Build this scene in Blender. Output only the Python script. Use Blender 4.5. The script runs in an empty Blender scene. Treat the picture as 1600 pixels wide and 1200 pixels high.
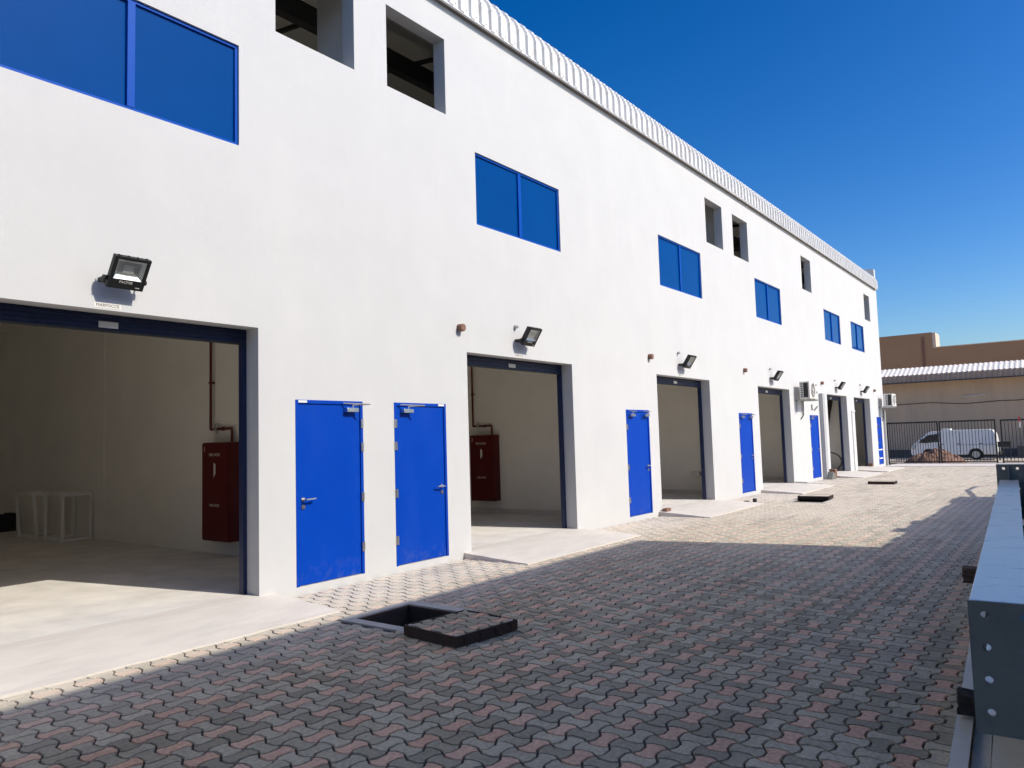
import bpy, bmesh, math, random
from mathutils import Vector, Matrix
random.seed(7)
R = math.radians
SC = bpy.context.scene
COL = SC.collection

# ------------------------------------------------------------------ camera
cam_d = bpy.data.cameras.new('camera')
cam = bpy.data.objects.new('camera', cam_d); COL.objects.link(cam)
cam_d.sensor_width = 36.0; cam_d.lens = 1172.19 / 1600 * 36.0
cam_d.clip_start = 0.05; cam_d.clip_end = 3000
YAW, PIT, ROL = R(36.858), R(4.232), R(-1.668)
CAMLOC = Vector((0, -7.0707, 1.6696))
fw = Vector((math.cos(YAW) * math.cos(PIT), math.sin(YAW) * math.cos(PIT), math.sin(PIT)))
up0 = Vector((-math.cos(YAW) * math.sin(PIT), -math.sin(YAW) * math.sin(PIT), math.cos(PIT)))
rt0 = Vector((math.sin(YAW), -math.cos(YAW), 0))
rt = rt0 * math.cos(ROL) + up0 * math.sin(ROL)
up = -rt0 * math.sin(ROL) + up0 * math.cos(ROL)
m = Matrix((rt, up, -fw)).transposed().to_4x4(); m.translation = CAMLOC
cam.matrix_world = m
SC.camera = cam

# ------------------------------------------------------------------ light
SUN = Vector((0.22, -1.0, 0.86)).normalized()          # towards the sun
ELEV = math.asin(SUN.z)
AZ = math.atan2(SUN.x, SUN.y)
world = bpy.data.worlds.new('World'); SC.world = world; world.use_nodes = True
nt = world.node_tree; nt.nodes.clear()
sky = nt.nodes.new('ShaderNodeTexSky'); sky.sky_type = 'NISHITA'; sky.sun_disc = False
sky.sun_elevation = ELEV; sky.sun_rotation = AZ
sky.altitude = 0; sky.air_density = 1.0; sky.dust_density = 1.5; sky.ozone_density = 3.0
hsv = nt.nodes.new('ShaderNodeHueSaturation'); hsv.inputs['Saturation'].default_value = 1.27; hsv.inputs['Hue'].default_value = 0.505
bg = nt.nodes.new('ShaderNodeBackground'); bg.inputs['Strength'].default_value = 0.132
wo = nt.nodes.new('ShaderNodeOutputWorld')
SKYG = 1.38                                             # contrast of the sky as the camera records it
sc1 = nt.nodes.new('ShaderNodeVectorMath'); sc1.operation = 'SCALE'; sc1.inputs['Scale'].default_value = 0.125
gm = nt.nodes.new('ShaderNodeGamma'); gm.inputs['Gamma'].default_value = SKYG
sc2 = nt.nodes.new('ShaderNodeVectorMath'); sc2.operation = 'SCALE'; sc2.inputs['Scale'].default_value = 9.0
nt.links.new(sky.outputs[0], sc1.inputs[0]); nt.links.new(sc1.outputs[0], gm.inputs['Color']); nt.links.new(gm.outputs[0], sc2.inputs[0])
nt.links.new(sc2.outputs[0], hsv.inputs['Color']); nt.links.new(hsv.outputs[0], bg.inputs['Color'])
nt.links.new(bg.outputs[0], wo.inputs['Surface'])
sd = bpy.data.lights.new('sun', 'SUN'); sd.energy = 3.3; sd.angle = R(0.53); sd.color = (1.0, 0.935, 0.815)
sun = bpy.data.objects.new('sun', sd); COL.objects.link(sun)
sun.rotation_euler = (-SUN).to_track_quat('-Z', 'Y').to_euler()
sun.location = (10, -40, 40)
vs = SC.view_settings
vs.view_transform = 'Standard'; vs.look = 'None'; vs.exposure = 0.46; vs.gamma = 1.0
vs.use_curve_mapping = False
SC.cycles.use_denoising = True
SC.cycles.max_bounces = 8; SC.cycles.diffuse_bounces = 7; SC.cycles.glossy_bounces = 4
SC.cycles.transparent_max_bounces = 12
SC.cycles.sample_clamp_indirect = 6.0
SC.cycles.use_adaptive_sampling = True; SC.cycles.adaptive_threshold = 0.02

# ------------------------------------------------------------------ materials
MATS = {}
def mat(name, col, rough=0.7, metal=0.0, var=0.0, vscale=3.0, col2=None, bump=0.0, bscale=80.0, spec=0.5,
        streak=None, detail=6.0, coat=0.0):
    """Principled with large + small noise colour variation and bump, in world coordinates."""
    ma = bpy.data.materials.new(name); ma.use_nodes = True
    n = ma.node_tree; b = n.nodes['Principled BSDF']
    b.inputs['Roughness'].default_value = rough; b.inputs['Metallic'].default_value = metal
    b.inputs['Specular IOR Level'].default_value = spec
    if coat: b.inputs['Coat Weight'].default_value = coat; b.inputs['Coat Roughness'].default_value = 0.12
    c4 = (*col, 1)
    b.inputs['Base Color'].default_value = c4
    geo = n.nodes.new('ShaderNodeNewGeometry')
    src = None
    if var > 0 or col2:
        mp = n.nodes.new('ShaderNodeMapping'); n.links.new(geo.outputs['Position'], mp.inputs['Vector'])
        if streak: mp.inputs['Scale'].default_value = streak
        t = n.nodes.new('ShaderNodeTexNoise'); t.inputs['Scale'].default_value = vscale
        t.inputs['Detail'].default_value = detail; t.inputs['Roughness'].default_value = 0.62
        n.links.new(mp.outputs[0], t.inputs['Vector'])
        r = n.nodes.new('ShaderNodeMapRange'); r.inputs[1].default_value = 0.32; r.inputs[2].default_value = 0.68
        n.links.new(t.outputs['Fac'], r.inputs[0])
        mx = n.nodes.new('ShaderNodeMix'); mx.data_type = 'RGBA'
        n.links.new(r.outputs[0], mx.inputs['Factor'])
        if col2: mx.inputs['A'].default_value = c4; mx.inputs['B'].default_value = (*col2, 1)
        else:
            mx.inputs['A'].default_value = (*[max(0, c * (1 - var)) for c in col], 1)
            mx.inputs['B'].default_value = (*[min(1, c * (1 + var)) for c in col], 1)
        src = mx.outputs['Result']; n.links.new(src, b.inputs['Base Color'])
    if bump > 0:
        t2 = n.nodes.new('ShaderNodeTexNoise'); t2.inputs['Scale'].default_value = bscale
        t2.inputs['Detail'].default_value = 4.0
        n.links.new(geo.outputs['Position'], t2.inputs['Vector'])
        bp = n.nodes.new('ShaderNodeBump'); bp.inputs['Strength'].default_value = bump
        bp.inputs['Distance'].default_value = 0.01
        n.links.new(t2.outputs['Fac'], bp.inputs['Height']); n.links.new(bp.outputs[0], b.inputs['Normal'])
    MATS[name] = ma
    return ma

def add_dirt(ma, col, scale, lo, hi, streak=None, zmax=None, amount=1.0, thresh=None):
    """Mix an irregular stain colour over the present base colour."""
    n = ma.node_tree; b = n.nodes['Principled BSDF']
    geo = n.nodes.new('ShaderNodeNewGeometry'); mp = n.nodes.new('ShaderNodeMapping')
    n.links.new(geo.outputs['Position'], mp.inputs['Vector'])
    if streak: mp.inputs['Scale'].default_value = streak
    t = n.nodes.new('ShaderNodeTexNoise'); t.inputs['Scale'].default_value = scale; t.inputs['Detail'].default_value = 8
    t.inputs['Roughness'].default_value = 0.65
    n.links.new(mp.outputs[0], t.inputs['Vector'])
    r = n.nodes.new('ShaderNodeMapRange'); r.inputs[1].default_value = lo; r.inputs[2].default_value = hi
    r.inputs[4].default_value = amount
    n.links.new(t.outputs['Fac'], r.inputs[0])
    fac = r.outputs[0]
    if zmax is not None:
        s = n.nodes.new('ShaderNodeSeparateXYZ'); n.links.new(geo.outputs['Position'], s.inputs[0])
        r2 = n.nodes.new('ShaderNodeMapRange'); r2.inputs[1].default_value = zmax; r2.inputs[2].default_value = zmax * 0.2
        n.links.new(s.outputs['Z'], r2.inputs[0])
        mu = n.nodes.new('ShaderNodeMath'); mu.operation = 'MULTIPLY'
        n.links.new(fac, mu.inputs[0]); n.links.new(r2.outputs[0], mu.inputs[1]); fac = mu.outputs[0]
    mx = n.nodes.new('ShaderNodeMix'); mx.data_type = 'RGBA'
    n.links.new(fac, mx.inputs['Factor'])
    old = b.inputs['Base Color'].links
    if old: n.links.new(old[0].from_socket, mx.inputs['A'])
    else: mx.inputs['A'].default_value = b.inputs['Base Color'].default_value
    mx.inputs['B'].default_value = (*col, 1)
    n.links.new(mx.outputs['Result'], b.inputs['Base Color'])

mat('white_render', (0.540, 0.540, 0.531), 0.85, var=0.025, vscale=1.1, bump=0.22, bscale=95, spec=0.25)
add_dirt(MATS['white_render'], (0.62, 0.61, 0.58), 1.6, 0.52, 0.75, streak=(1, 1, 0.25), amount=0.30)
add_dirt(MATS['white_render'], (0.55, 0.46, 0.38), 6.0, 0.50, 0.66, zmax=0.10, amount=0.45)
def plaster_waves(ma):
    n = ma.node_tree; b = n.nodes['Principled BSDF']; old = b.inputs['Normal'].links[0].from_node
    geo = n.nodes.new('ShaderNodeNewGeometry'); t = n.nodes.new('ShaderNodeTexNoise'); t.inputs['Scale'].default_value = 2.2; t.inputs['Detail'].default_value = 3
    n.links.new(geo.outputs['Position'], t.inputs['Vector'])
    bp = n.nodes.new('ShaderNodeBump'); bp.inputs['Strength'].default_value = 0.2; bp.inputs['Distance'].default_value = 0.03
    n.links.new(t.outputs['Fac'], bp.inputs['Height']); n.links.new(old.outputs[0], bp.inputs['Normal']); n.links.new(bp.outputs[0], b.inputs['Normal'])
plaster_waves(MATS['white_render'])
mat('inner_paint', (0.875, 0.845, 0.775), 0.9, var=0.04, vscale=1.2, bump=0.12, bscale=40, spec=0.2)
mat('floor_concrete', (0.67, 0.64, 0.595), 0.75, var=0.12, vscale=2.2, bump=0.08, bscale=30)
mat('ramp_concrete', (0.61, 0.565, 0.51), 0.85, var=0.07, vscale=2.5, bump=0.2, bscale=45, streak=(0.7, 1.6, 1))
add_dirt(MATS['ramp_concrete'], (0.46, 0.44, 0.41), 3.2, 0.55, 0.72, streak=(0.45, 2.0, 1), amount=0.55)
mat('blue_paint', (0.0, 0.046, 0.37), 0.42, var=0.03, vscale=2.0, spec=0.12)
add_dirt(MATS['blue_paint'], (0.02, 0.075, 0.40), 2.6, 0.48, 0.72, streak=(1, 1, 0.4), amount=0.22)
add_dirt(MATS['blue_paint'], (0.20, 0.21, 0.28), 9.0, 0.50, 0.70, zmax=0.35, amount=0.28)
mat('blue_frame', (0.0, 0.066, 0.37), 0.4, spec=0.12)
mat('shutter_blue', (0.003, 0.014, 0.062), 0.45, metal=0.0, spec=0.5)
mat('window_glass', (0.0, 0.052, 0.222), 0.04, spec=0.07, var=0.05, vscale=0.8)
mat('steel', (0.62, 0.61, 0.59), 0.32, metal=1.0)
mat('steel_dull', (0.5, 0.49, 0.47), 0.5, metal=0.7)
mat('roof_sheet', (0.66, 0.655, 0.64), 0.5, var=0.05, vscale=4.0, spec=0.4)
add_dirt(MATS['roof_sheet'], (0.5, 0.45, 0.39), 5, 0.5, 0.7, amount=0.6)
mat('soffit_grey', (0.17, 0.155, 0.135), 0.8, var=0.1)
mat('dark_steel', (0.055, 0.05, 0.046), 0.6, var=0.2)
mat('red_cabinet', (0.10, 0.003, 0.004), 0.45, var=0.05, spec=0.4)
mat('red_pipe', (0.12, 0.015, 0.012), 0.5)
mat('print_white', (0.7, 0.68, 0.62), 0.7)
mat('print_dark', (0.03, 0.03, 0.035), 0.7)
mat('lamp_black', (0.012, 0.012, 0.013), 0.5, spec=0.4)
mat('reflector', (0.78, 0.78, 0.77), 0.28, metal=0.85)
mat('white_metal', (0.86, 0.85, 0.82), 0.5, var=0.04)
mat('ac_white', (0.66, 0.64, 0.59), 0.5, var=0.04, vscale=6)
mat('ac_dark', (0.02, 0.02, 0.02), 0.6)
mat('brown_clay', (0.20, 0.105, 0.07), 0.8, var=0.12, vscale=20)
mat('grey_plastic', (0.42, 0.42, 0.41), 0.5, var=0.05)
mat('black_paint', (0.012, 0.012, 0.013), 0.55)
mat('bed_sand', (0.034, 0.029, 0.024), 0.95, var=0.3, vscale=30)
mat('yard_dust', (0.42, 0.37, 0.31), 0.95, var=0.12, vscale=1.5, bump=0.3, bscale=20)
mat('desert_ground', (0.46, 0.39, 0.31), 0.95, var=0.14, vscale=0.6, bump=0.3, bscale=8)
mat('collar_concrete', (0.42, 0.395, 0.35), 0.9, var=0.14, vscale=9, bump=0.3, bscale=60)
mat('rust_iron', (0.022, 0.014, 0.011), 0.8, col2=(0.048, 0.024, 0.017), vscale=12, bump=0.3, bscale=70)
mat('pit_dark', (0.022, 0.02, 0.018), 0.9, var=0.3, vscale=6)
mat('primer_grey', (0.84, 0.78, 0.66), 0.22, var=0.03, vscale=2.5, spec=0.8, streak=(0.6, 2, 1))
add_dirt(MATS['primer_grey'], (0.30, 0.26, 0.22), 4.5, 0.60, 0.74, streak=(2.2, 0.8, 1), amount=0.85)
add_dirt(MATS['primer_grey'], (0.50, 0.46, 0.40), 5, 0.54, 0.70, streak=(1.2, 0.7, 1), amount=0.4)
mat('plate_slate', (0.155, 0.158, 0.135), 0.5, var=0.12, vscale=5, spec=0.5)
mat('purlin_grey', (0.60, 0.55, 0.43), 0.45, var=0.08, vscale=6, spec=0.5)
mat('timber', (0.10, 0.06, 0.04), 0.9, var=0.3, vscale=14, streak=(1, 0.25, 1), bump=0.5, bscale=60)
mat('old_timber', (0.035, 0.026, 0.022), 0.95, var=0.45, vscale=22, bump=0.6, bscale=60)
mat('far_wall', (0.56, 0.415, 0.285), 0.9, var=0.07, vscale=0.7, streak=(1, 1.6, 0.25), bump=0.2, bscale=20)
add_dirt(MATS['far_wall'], (0.45, 0.335, 0.245), 0.9, 0.5, 0.7, streak=(1, 1.6, 0.3), amount=0.6)
mat('far_plinth', (0.11, 0.10, 0.09), 0.9, var=0.1)
mat('brown_wall', (0.36, 0.22, 0.12), 0.9, var=0.04, vscale=0.5)
mat('cream_wall', (0.62, 0.50, 0.39), 0.9)
mat('awning_sheet', (0.76, 0.71, 0.64), 0.7, var=0.05, vscale=3)
mat('awning_valance', (0.34, 0.26, 0.20), 0.8, var=0.08, vscale=4)
mat('rubble', (0.21, 0.12, 0.085), 0.95, var=0.3, vscale=7, bump=0.6, bscale=25)
mat('van_paint', (0.72, 0.72, 0.70), 0.35, var=0.03, spec=0.5)
mat('dark_glass', (0.012, 0.012, 0.011), 0.08, spec=0.6)
mat('rubber', (0.015, 0.015, 0.015), 0.8)
mat('tape_red', (0.5, 0.03, 0.02), 0.6)
mat('opposite_render', (0.72, 0.71, 0.69), 0.9, var=0.03, vscale=1)

def glass_mat():
    ma = bpy.data.materials.new('lamp_glass'); ma.use_nodes = True; n = ma.node_tree; n.nodes.clear()
    o = n.nodes.new('ShaderNodeOutputMaterial'); mx = n.nodes.new('ShaderNodeMixShader')
    t = n.nodes.new('ShaderNodeBsdfTransparent'); g = n.nodes.new('ShaderNodeBsdfGlossy')
    t.inputs[0].default_value = (0.9, 0.92, 0.92, 1); g.inputs['Roughness'].default_value = 0.05
    mx.inputs[0].default_value = 0.08
    n.links.new(t.outputs[0], mx.inputs[1]); n.links.new(g.outputs[0], mx.inputs[2]); n.links.new(mx.outputs[0], o.inputs[0])
    MATS['lamp_glass'] = ma
glass_mat()

def paver_mat():
    ma = bpy.data.materials.new('paver'); ma.use_nodes = True; n = ma.node_tree; b = n.nodes['Principled BSDF']
    b.inputs['Roughness'].default_value = 0.85; b.inputs['Specular IOR Level'].default_value = 0.25
    ts = n.nodes.new('ShaderNodeAttribute'); ts.attribute_name = 'shade'
    tt = n.nodes.new('ShaderNodeAttribute'); tt.attribute_name = 'tint'
    g = n.nodes.new('ShaderNodeMix'); g.data_type = 'RGBA'
    g.inputs['A'].default_value = (0.268, 0.228, 0.150, 1); g.inputs['B'].default_value = (0.49, 0.425, 0.292, 1)
    rr = n.nodes.new('ShaderNodeMix'); rr.data_type = 'RGBA'
    rr.inputs['A'].default_value = (0.56, 0.325, 0.205, 1); rr.inputs['B'].default_value = (0.65, 0.41, 0.27, 1)
    n.links.new(ts.outputs['Fac'], g.inputs['Factor']); n.links.new(ts.outputs['Fac'], rr.inputs['Factor'])
    mx = n.nodes.new('ShaderNodeMix'); mx.data_type = 'RGBA'
    n.links.new(tt.outputs['Fac'], mx.inputs['Factor']); n.links.new(g.outputs['Result'], mx.inputs['A']); n.links.new(rr.outputs['Result'], mx.inputs['B'])
    geo = n.nodes.new('ShaderNodeNewGeometry')
    no = n.nodes.new('ShaderNodeTexNoise'); no.inputs['Scale'].default_value = 38; no.inputs['Detail'].default_value = 6
    n.links.new(geo.outputs['Position'], no.inputs['Vector'])
    r = n.nodes.new('ShaderNodeMapRange'); r.inputs[1].default_value = 0.3; r.inputs[2].default_value = 0.7; r.inputs[3].default_value = 0.78; r.inputs[4].default_value = 1.2
    n.links.new(no.outputs['Fac'], r.inputs[0])
    mu = n.nodes.new('ShaderNodeMix'); mu.data_type = 'RGBA'; mu.blend_type = 'MULTIPLY'; mu.inputs['Factor'].default_value = 1
    n.links.new(mx.outputs['Result'], mu.inputs['A']); n.links.new(r.outputs[0], mu.inputs['B'])
    # pale dust lying over the yard in drifts
    n2 = n.nodes.new('ShaderNodeTexNoise'); n2.inputs['Scale'].default_value = 0.55; n2.inputs['Detail'].default_value = 7; n2.inputs['Roughness'].default_value = 0.7
    n.links.new(geo.outputs['Position'], n2.inputs['Vector'])
    r2 = n.nodes.new('ShaderNodeMapRange'); r2.inputs[1].default_value = 0.40; r2.inputs[2].default_value = 0.72; r2.inputs[4].default_value = 0.18
    n.links.new(n2.outputs['Fac'], r2.inputs[0])
    # sunlit look put into the colour: paler towards far end and along the building
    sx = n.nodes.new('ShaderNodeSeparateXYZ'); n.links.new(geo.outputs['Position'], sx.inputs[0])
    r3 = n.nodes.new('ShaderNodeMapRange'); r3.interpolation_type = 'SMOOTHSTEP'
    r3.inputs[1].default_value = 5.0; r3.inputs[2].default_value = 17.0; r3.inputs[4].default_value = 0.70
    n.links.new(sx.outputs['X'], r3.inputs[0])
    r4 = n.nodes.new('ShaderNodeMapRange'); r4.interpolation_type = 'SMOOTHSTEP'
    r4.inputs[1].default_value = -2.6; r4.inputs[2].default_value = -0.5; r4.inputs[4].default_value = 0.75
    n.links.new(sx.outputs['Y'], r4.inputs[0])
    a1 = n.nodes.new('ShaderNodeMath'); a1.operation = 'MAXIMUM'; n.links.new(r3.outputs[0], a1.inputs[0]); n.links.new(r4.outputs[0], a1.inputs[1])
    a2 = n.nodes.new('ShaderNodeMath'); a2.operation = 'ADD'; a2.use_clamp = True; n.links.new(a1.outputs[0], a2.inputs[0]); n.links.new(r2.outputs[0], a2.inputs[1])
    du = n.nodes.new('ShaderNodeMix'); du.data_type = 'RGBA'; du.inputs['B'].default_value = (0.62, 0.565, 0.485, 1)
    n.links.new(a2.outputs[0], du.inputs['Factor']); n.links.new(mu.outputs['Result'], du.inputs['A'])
    # old oil and damp patches, tyre-width smears along the yard
    mp5 = n.nodes.new('ShaderNodeMapping'); mp5.inputs['Scale'].default_value = (0.35, 1.5, 1); n.links.new(geo.outputs['Position'], mp5.inputs['Vector'])
    n5 = n.nodes.new('ShaderNodeTexNoise'); n5.inputs['Scale'].default_value = 1.1; n5.inputs['Detail'].default_value = 8; n5.inputs['Roughness'].default_value = 0.68
    n.links.new(mp5.outputs[0], n5.inputs['Vector'])
    r5 = n.nodes.new('ShaderNodeMapRange'); r5.inputs[1].default_value = 0.52; r5.inputs[2].default_value = 0.72; r5.inputs[3].default_value = 1.0; r5.inputs[4].default_value = 0.70
    n.links.new(n5.outputs['Fac'], r5.inputs[0])
    st = n.nodes.new('ShaderNodeMix'); st.data_type = 'RGBA'; st.blend_type = 'MULTIPLY'; st.inputs['Factor'].default_value = 1
    n.links.new(du.outputs['Result'], st.inputs['A']); n.links.new(r5.outputs[0], st.inputs['B'])
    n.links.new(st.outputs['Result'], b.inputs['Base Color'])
    n3 = n.nodes.new('ShaderNodeTexNoise'); n3.inputs['Scale'].default_value = 160; n.links.new(geo.outputs['Position'], n3.inputs['Vector'])
    bp = n.nodes.new('ShaderNodeBump'); bp.inputs['Strength'].default_value = 0.5; bp.inputs['Distance'].default_value = 0.004
    n.links.new(n3.outputs['Fac'], bp.inputs['Height']); n.links.new(bp.outputs[0], b.inputs['Normal'])
    MATS['paver'] = ma
paver_mat()

# ------------------------------------------------------------------ mesh helpers
class MB:
    def __init__(s): s.v = []; s.f = []
    def add(s, vs, fs):
        o = len(s.v); s.v += [tuple(v) for v in vs]; s.f += [tuple(i + o for i in f) for f in fs]; return s
    def box(s, x0, x1, y0, y1, z0, z1, M=None):
        vs = [Vector((x, y, z)) for z in (z0, z1) for y in (y0, y1) for x in (x0, x1)]
        if M is not None: vs = [M @ v for v in vs]
        return s.add(vs, [(0, 2, 3, 1), (4, 5, 7, 6), (0, 1, 5, 4), (2, 6, 7, 3), (0, 4, 6, 2), (1, 3, 7, 5)])
    def cyl(s, p0, p1, r, n=12, r1=None, caps=True):
        p0, p1 = Vector(p0), Vector(p1); d = (p1 - p0).normalized()
        a = d.orthogonal().normalized(); b = d.cross(a); r1 = r if r1 is None else r1
        vs = []
        for p, q in ((p0, r), (p1, r1)):
            for i in range(n):
                t = 2 * math.pi * i / n; vs.append(p + a * math.cos(t) * q + b * math.sin(t) * q)
        fs = [(i, (i + 1) % n, n + (i + 1) % n, n + i) for i in range(n)]
        if caps: fs += [tuple(reversed(range(n))), tuple(range(n, 2 * n))]
        return s.add(vs, fs)
    def tube(s, pts, r, n=8):
        for a, b in zip(pts, pts[1:]): s.cyl(a, b, r, n)
        return s
    def quad(s, a, b, c, d): return s.add([a, b, c, d], [(0, 1, 2, 3)])
    def prism(s, poly, axis, a, b):
        """extrude a 2-D polygon along an axis; poly order (y,z) for x, (x,z) for y, (x,y) for z"""
        def mk(p, t): return {'x': (t, p[0], p[1]), 'y': (p[0], t, p[1]), 'z': (p[0], p[1], t)}[axis]
        n = len(poly); vs = [mk(p, a) for p in poly] + [mk(p, b) for p in poly]
        fs = [tuple(range(n)), tuple(reversed(range(n, 2 * n)))] + [(i, n + i, n + (i + 1) % n, (i + 1) % n) for i in range(n)]
        return s.add(vs, fs)
    def build(s, name, ma, parent=None, smooth=False, bevel=0, seg=2, fix=True):
        me = bpy.data.meshes.new(name); me.from_pydata(s.v, [], s.f); me.update()
        if fix:
            bm = bmesh.new(); bm.from_mesh(me); bmesh.ops.recalc_face_normals(bm, faces=bm.faces); bm.to_mesh(me); bm.free()
        if smooth: me.polygons.foreach_set('use_smooth', [True] * len(me.polygons))
        if ma: me.materials.append(MATS[ma] if isinstance(ma, str) else ma)
        o = bpy.data.objects.new(name, me); COL.objects.link(o)
        if parent: o.parent = parent
        if bevel:
            bv = o.modifiers.new('bevel', 'BEVEL'); bv.width = bevel; bv.segments = seg; bv.limit_method = 'ANGLE'; bv.angle_limit = R(40)
        return o

def tag(o, label, cat=None, group=None, kind=None):
    o['label'] = label
    if cat: o['category'] = cat
    if group: o['group'] = group
    if kind: o['kind'] = kind
    return o
def thing(name, label, cat, loc=(0, 0, 0), group=None):
    o = bpy.data.objects.new(name, None); COL.objects.link(o); o.location = loc; o.empty_display_size = 0.2
    return tag(o, label, cat, group)
def copy_tree(o, parent=None):
    c = o.copy(); COL.objects.link(c); c.parent = parent
    for ch in list(o.children): copy_tree(ch, c)
    return c
def text(s, size, M, ma, parent, name='lettering', ext=0.0006):
    cu = bpy.data.curves.new(name, 'FONT'); cu.body = s; cu.size = size; cu.align_x = 'CENTER'; cu.align_y = 'CENTER'; cu.extrude = ext; cu.resolution_u = 2
    t = bpy.data.objects.new(name + '_tmp', cu); COL.objects.link(t)
    dg = bpy.context.evaluated_depsgraph_get(); dg.update()
    me = bpy.data.meshes.new_from_object(t.evaluated_get(dg)); bpy.data.objects.remove(t)
    me.transform(M); me.materials.clear(); me.materials.append(MATS[ma])
    o = bpy.data.objects.new(name, me); COL.objects.link(o); o.parent = parent
    return o
def holed(x0, x1, z0, z1, y0, y1, holes, plane='xz'):
    """slab with rectangular through holes. plane xz: facade (thickness in y); xy: floor sheet (thickness in z)"""
    mb = MB()
    xs = sorted({x0, x1} | {h[0] for h in holes} | {h[1] for h in holes}); zs = sorted({z0, z1} | {h[2] for h in holes} | {h[3] for h in holes})
    xs = [x for x in xs if x0 <= x <= x1]; zs = [z for z in zs if z0 <= z <= z1]
    def P(x, y, z): return (x, y, z) if plane == 'xz' else (x, z, y)
    def solid(i, j):
        if i < 0 or j < 0 or i >= len(xs) - 1 or j >= len(zs) - 1: return False
        cx, cz = (xs[i] + xs[i + 1]) / 2, (zs[j] + zs[j + 1]) / 2
        return not any(h[0] < cx < h[1] and h[2] < cz < h[3] for h in holes)
    idx = {}
    def V(x, y, z):
        k = P(x, y, z)
        if k not in idx: idx[k] = len(mb.v); mb.v.append(k)
        return idx[k]
    for i in range(len(xs) - 1):
        for j in range(len(zs) - 1):
            if not solid(i, j): continue
            a, b, c, d = xs[i], xs[i + 1], zs[j], zs[j + 1]
            mb.f.append((V(a, y0, c), V(b, y0, c), V(b, y0, d), V(a, y0, d)))
            mb.f.append((V(a, y1, c), V(a, y1, d), V(b, y1, d), V(b, y1, c)))
            if not solid(i - 1, j): mb.f.append((V(a, y0, c), V(a, y0, d), V(a, y1, d), V(a, y1, c)))
            if not solid(i + 1, j): mb.f.append((V(b, y0, c), V(b, y1, c), V(b, y1, d), V(b, y0, d)))
            if not solid(i, j - 1): mb.f.append((V(a, y0, c), V(a, y1, c), V(b, y1, c), V(b, y0, c)))
            if not solid(i, j + 1): mb.f.append((V(a, y0, d), V(b, y0, d), V(b, y1, d), V(a, y1, d)))
    return mb
def hole_plate(u0, u1, v0, v1, holes, r, t0, t1, P, n=14):
    """plate in (u,v) with round holes; P(u,v,t) maps to space"""
    mb = MB()
    us = sorted({u0, u1} | {h[0] - 1.6 * r for h in holes} | {h[0] + 1.6 * r for h in holes})
    vs_ = sorted({v0, v1} | {h[1] - 1.6 * r for h in holes} | {h[1] + 1.6 * r for h in holes})
    for a, b in zip(us, us[1:]):
        for c, d in zip(vs_, vs_[1:]):
            cu, cv = (a + b) / 2, (c + d) / 2
            h = [q for q in holes if abs(q[0] - cu) < 1e-6 and abs(q[1] - cv) < 1e-6]
            if not h:
                for t in (t0, t1): mb.add([P(a, c, t), P(b, c, t), P(b, d, t), P(a, d, t)], [(0, 1, 2, 3)])
                continue
            cor = [(a, c), (b, c), (b, d), (a, d)]
            for t in (t0, t1):
                q = 16; ring = [(cu + r * math.cos(2 * math.pi * (k + .5) / q + math.pi * 1.0), cv + r * math.sin(2 * math.pi * (k + .5) / q + math.pi)) for k in range(q)]
                # outer square sampled with same count
                sq = []
                for k in range(q):
                    an = 2 * math.pi * (k + .5) / q + math.pi; m_ = max(abs(math.cos(an)), abs(math.sin(an)))
                    sq.append((cu + (b - a) / 2 * math.cos(an) / m_, cv + (d - c) / 2 * math.sin(an) / m_))
                vsx = [P(*p, t) for p in ring] + [P(*p, t) for p in sq] + [P(*p, t) for p in cor]
                fs = [(k, (k + 1) % q, q + (k + 1) % q, q + k) for k in range(q)]
                for ci, k in ((0, 1), (1, 5), (2, 9), (3, 13)): fs.append((2 * q + ci, q + k, q + k + 1))
                mb.add(vsx, fs)
            q = 16; an = [2 * math.pi * (k + .5) / q for k in range(q)]
            mb.add([P(cu + r * math.cos(x), cv + r * math.sin(x), t) for t in (t0, t1) for x in an], [(k, (k + 1) % q, q + (k + 1) % q, q + k) for k in range(q)])
    for e in (((u0, v0), (u1, v0)), ((u1, v0), (u1, v1)), ((u1, v1), (u0, v1)), ((u0, v1), (u0, v0))):
        mb.add([P(*e[0], t0), P(*e[1], t0), P(*e[1], t1), P(*e[0], t1)], [(0, 1, 2, 3)])
    return mb

def project(p):
    d = Vector(p) - CAMLOC; z = d.dot(fw)
    if z < 0.1: return None
    return 800 + 1172.19 * d.dot(rt) / z, 600 - 1172.19 * d.dot(up) / z

# ================================================================== DATA (metres; facade on y = 0, yard y < 0)
GAR = [(-3.35, -0.48), (1.97, 4.844), (8.35, 11.213), (14.555, 17.43), (20.88, 23.757), (28.12, 30.993), (32.173, 35.046)]  # first opening is out of view, added to light the nearest unit inside
DOORS = [(5.321, 6.327), (6.861, 7.862), (13.13, 14.12), (19.29, 20.30), (25.83, 26.84), (36.20, 37.16)]
WINS = [(2.295, 4.615), (8.656, 10.977), (14.92, 17.24), (21.08, 23.39), (28.37, 30.67), (32.42, 34.70)]
OPEN = [(5.088, 6.27), (6.839, 8.01), (17.675, 18.79), (19.539, 20.69), (25.83, 26.95), (35.142, 36.22)]
ZD = (0.094, 2.194); ZG = (0.086, 2.967); ZW = (4.94, 6.068); ZO = (6.437, 7.578)
XL, XE = -4.2, 37.88
FLOOR = 0.086
PARTS_X = [(6.45, 6.60), (12.98, 13.08), (19.05, 19.18), (25.40, 25.55), (31.50, 31.65)]
PIT = [(4.92, 5.64, -2.10, -1.42), (18.30, 19.15, -2.22, -1.50), (24.95, 25.65, -2.55, -1.95)]

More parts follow.
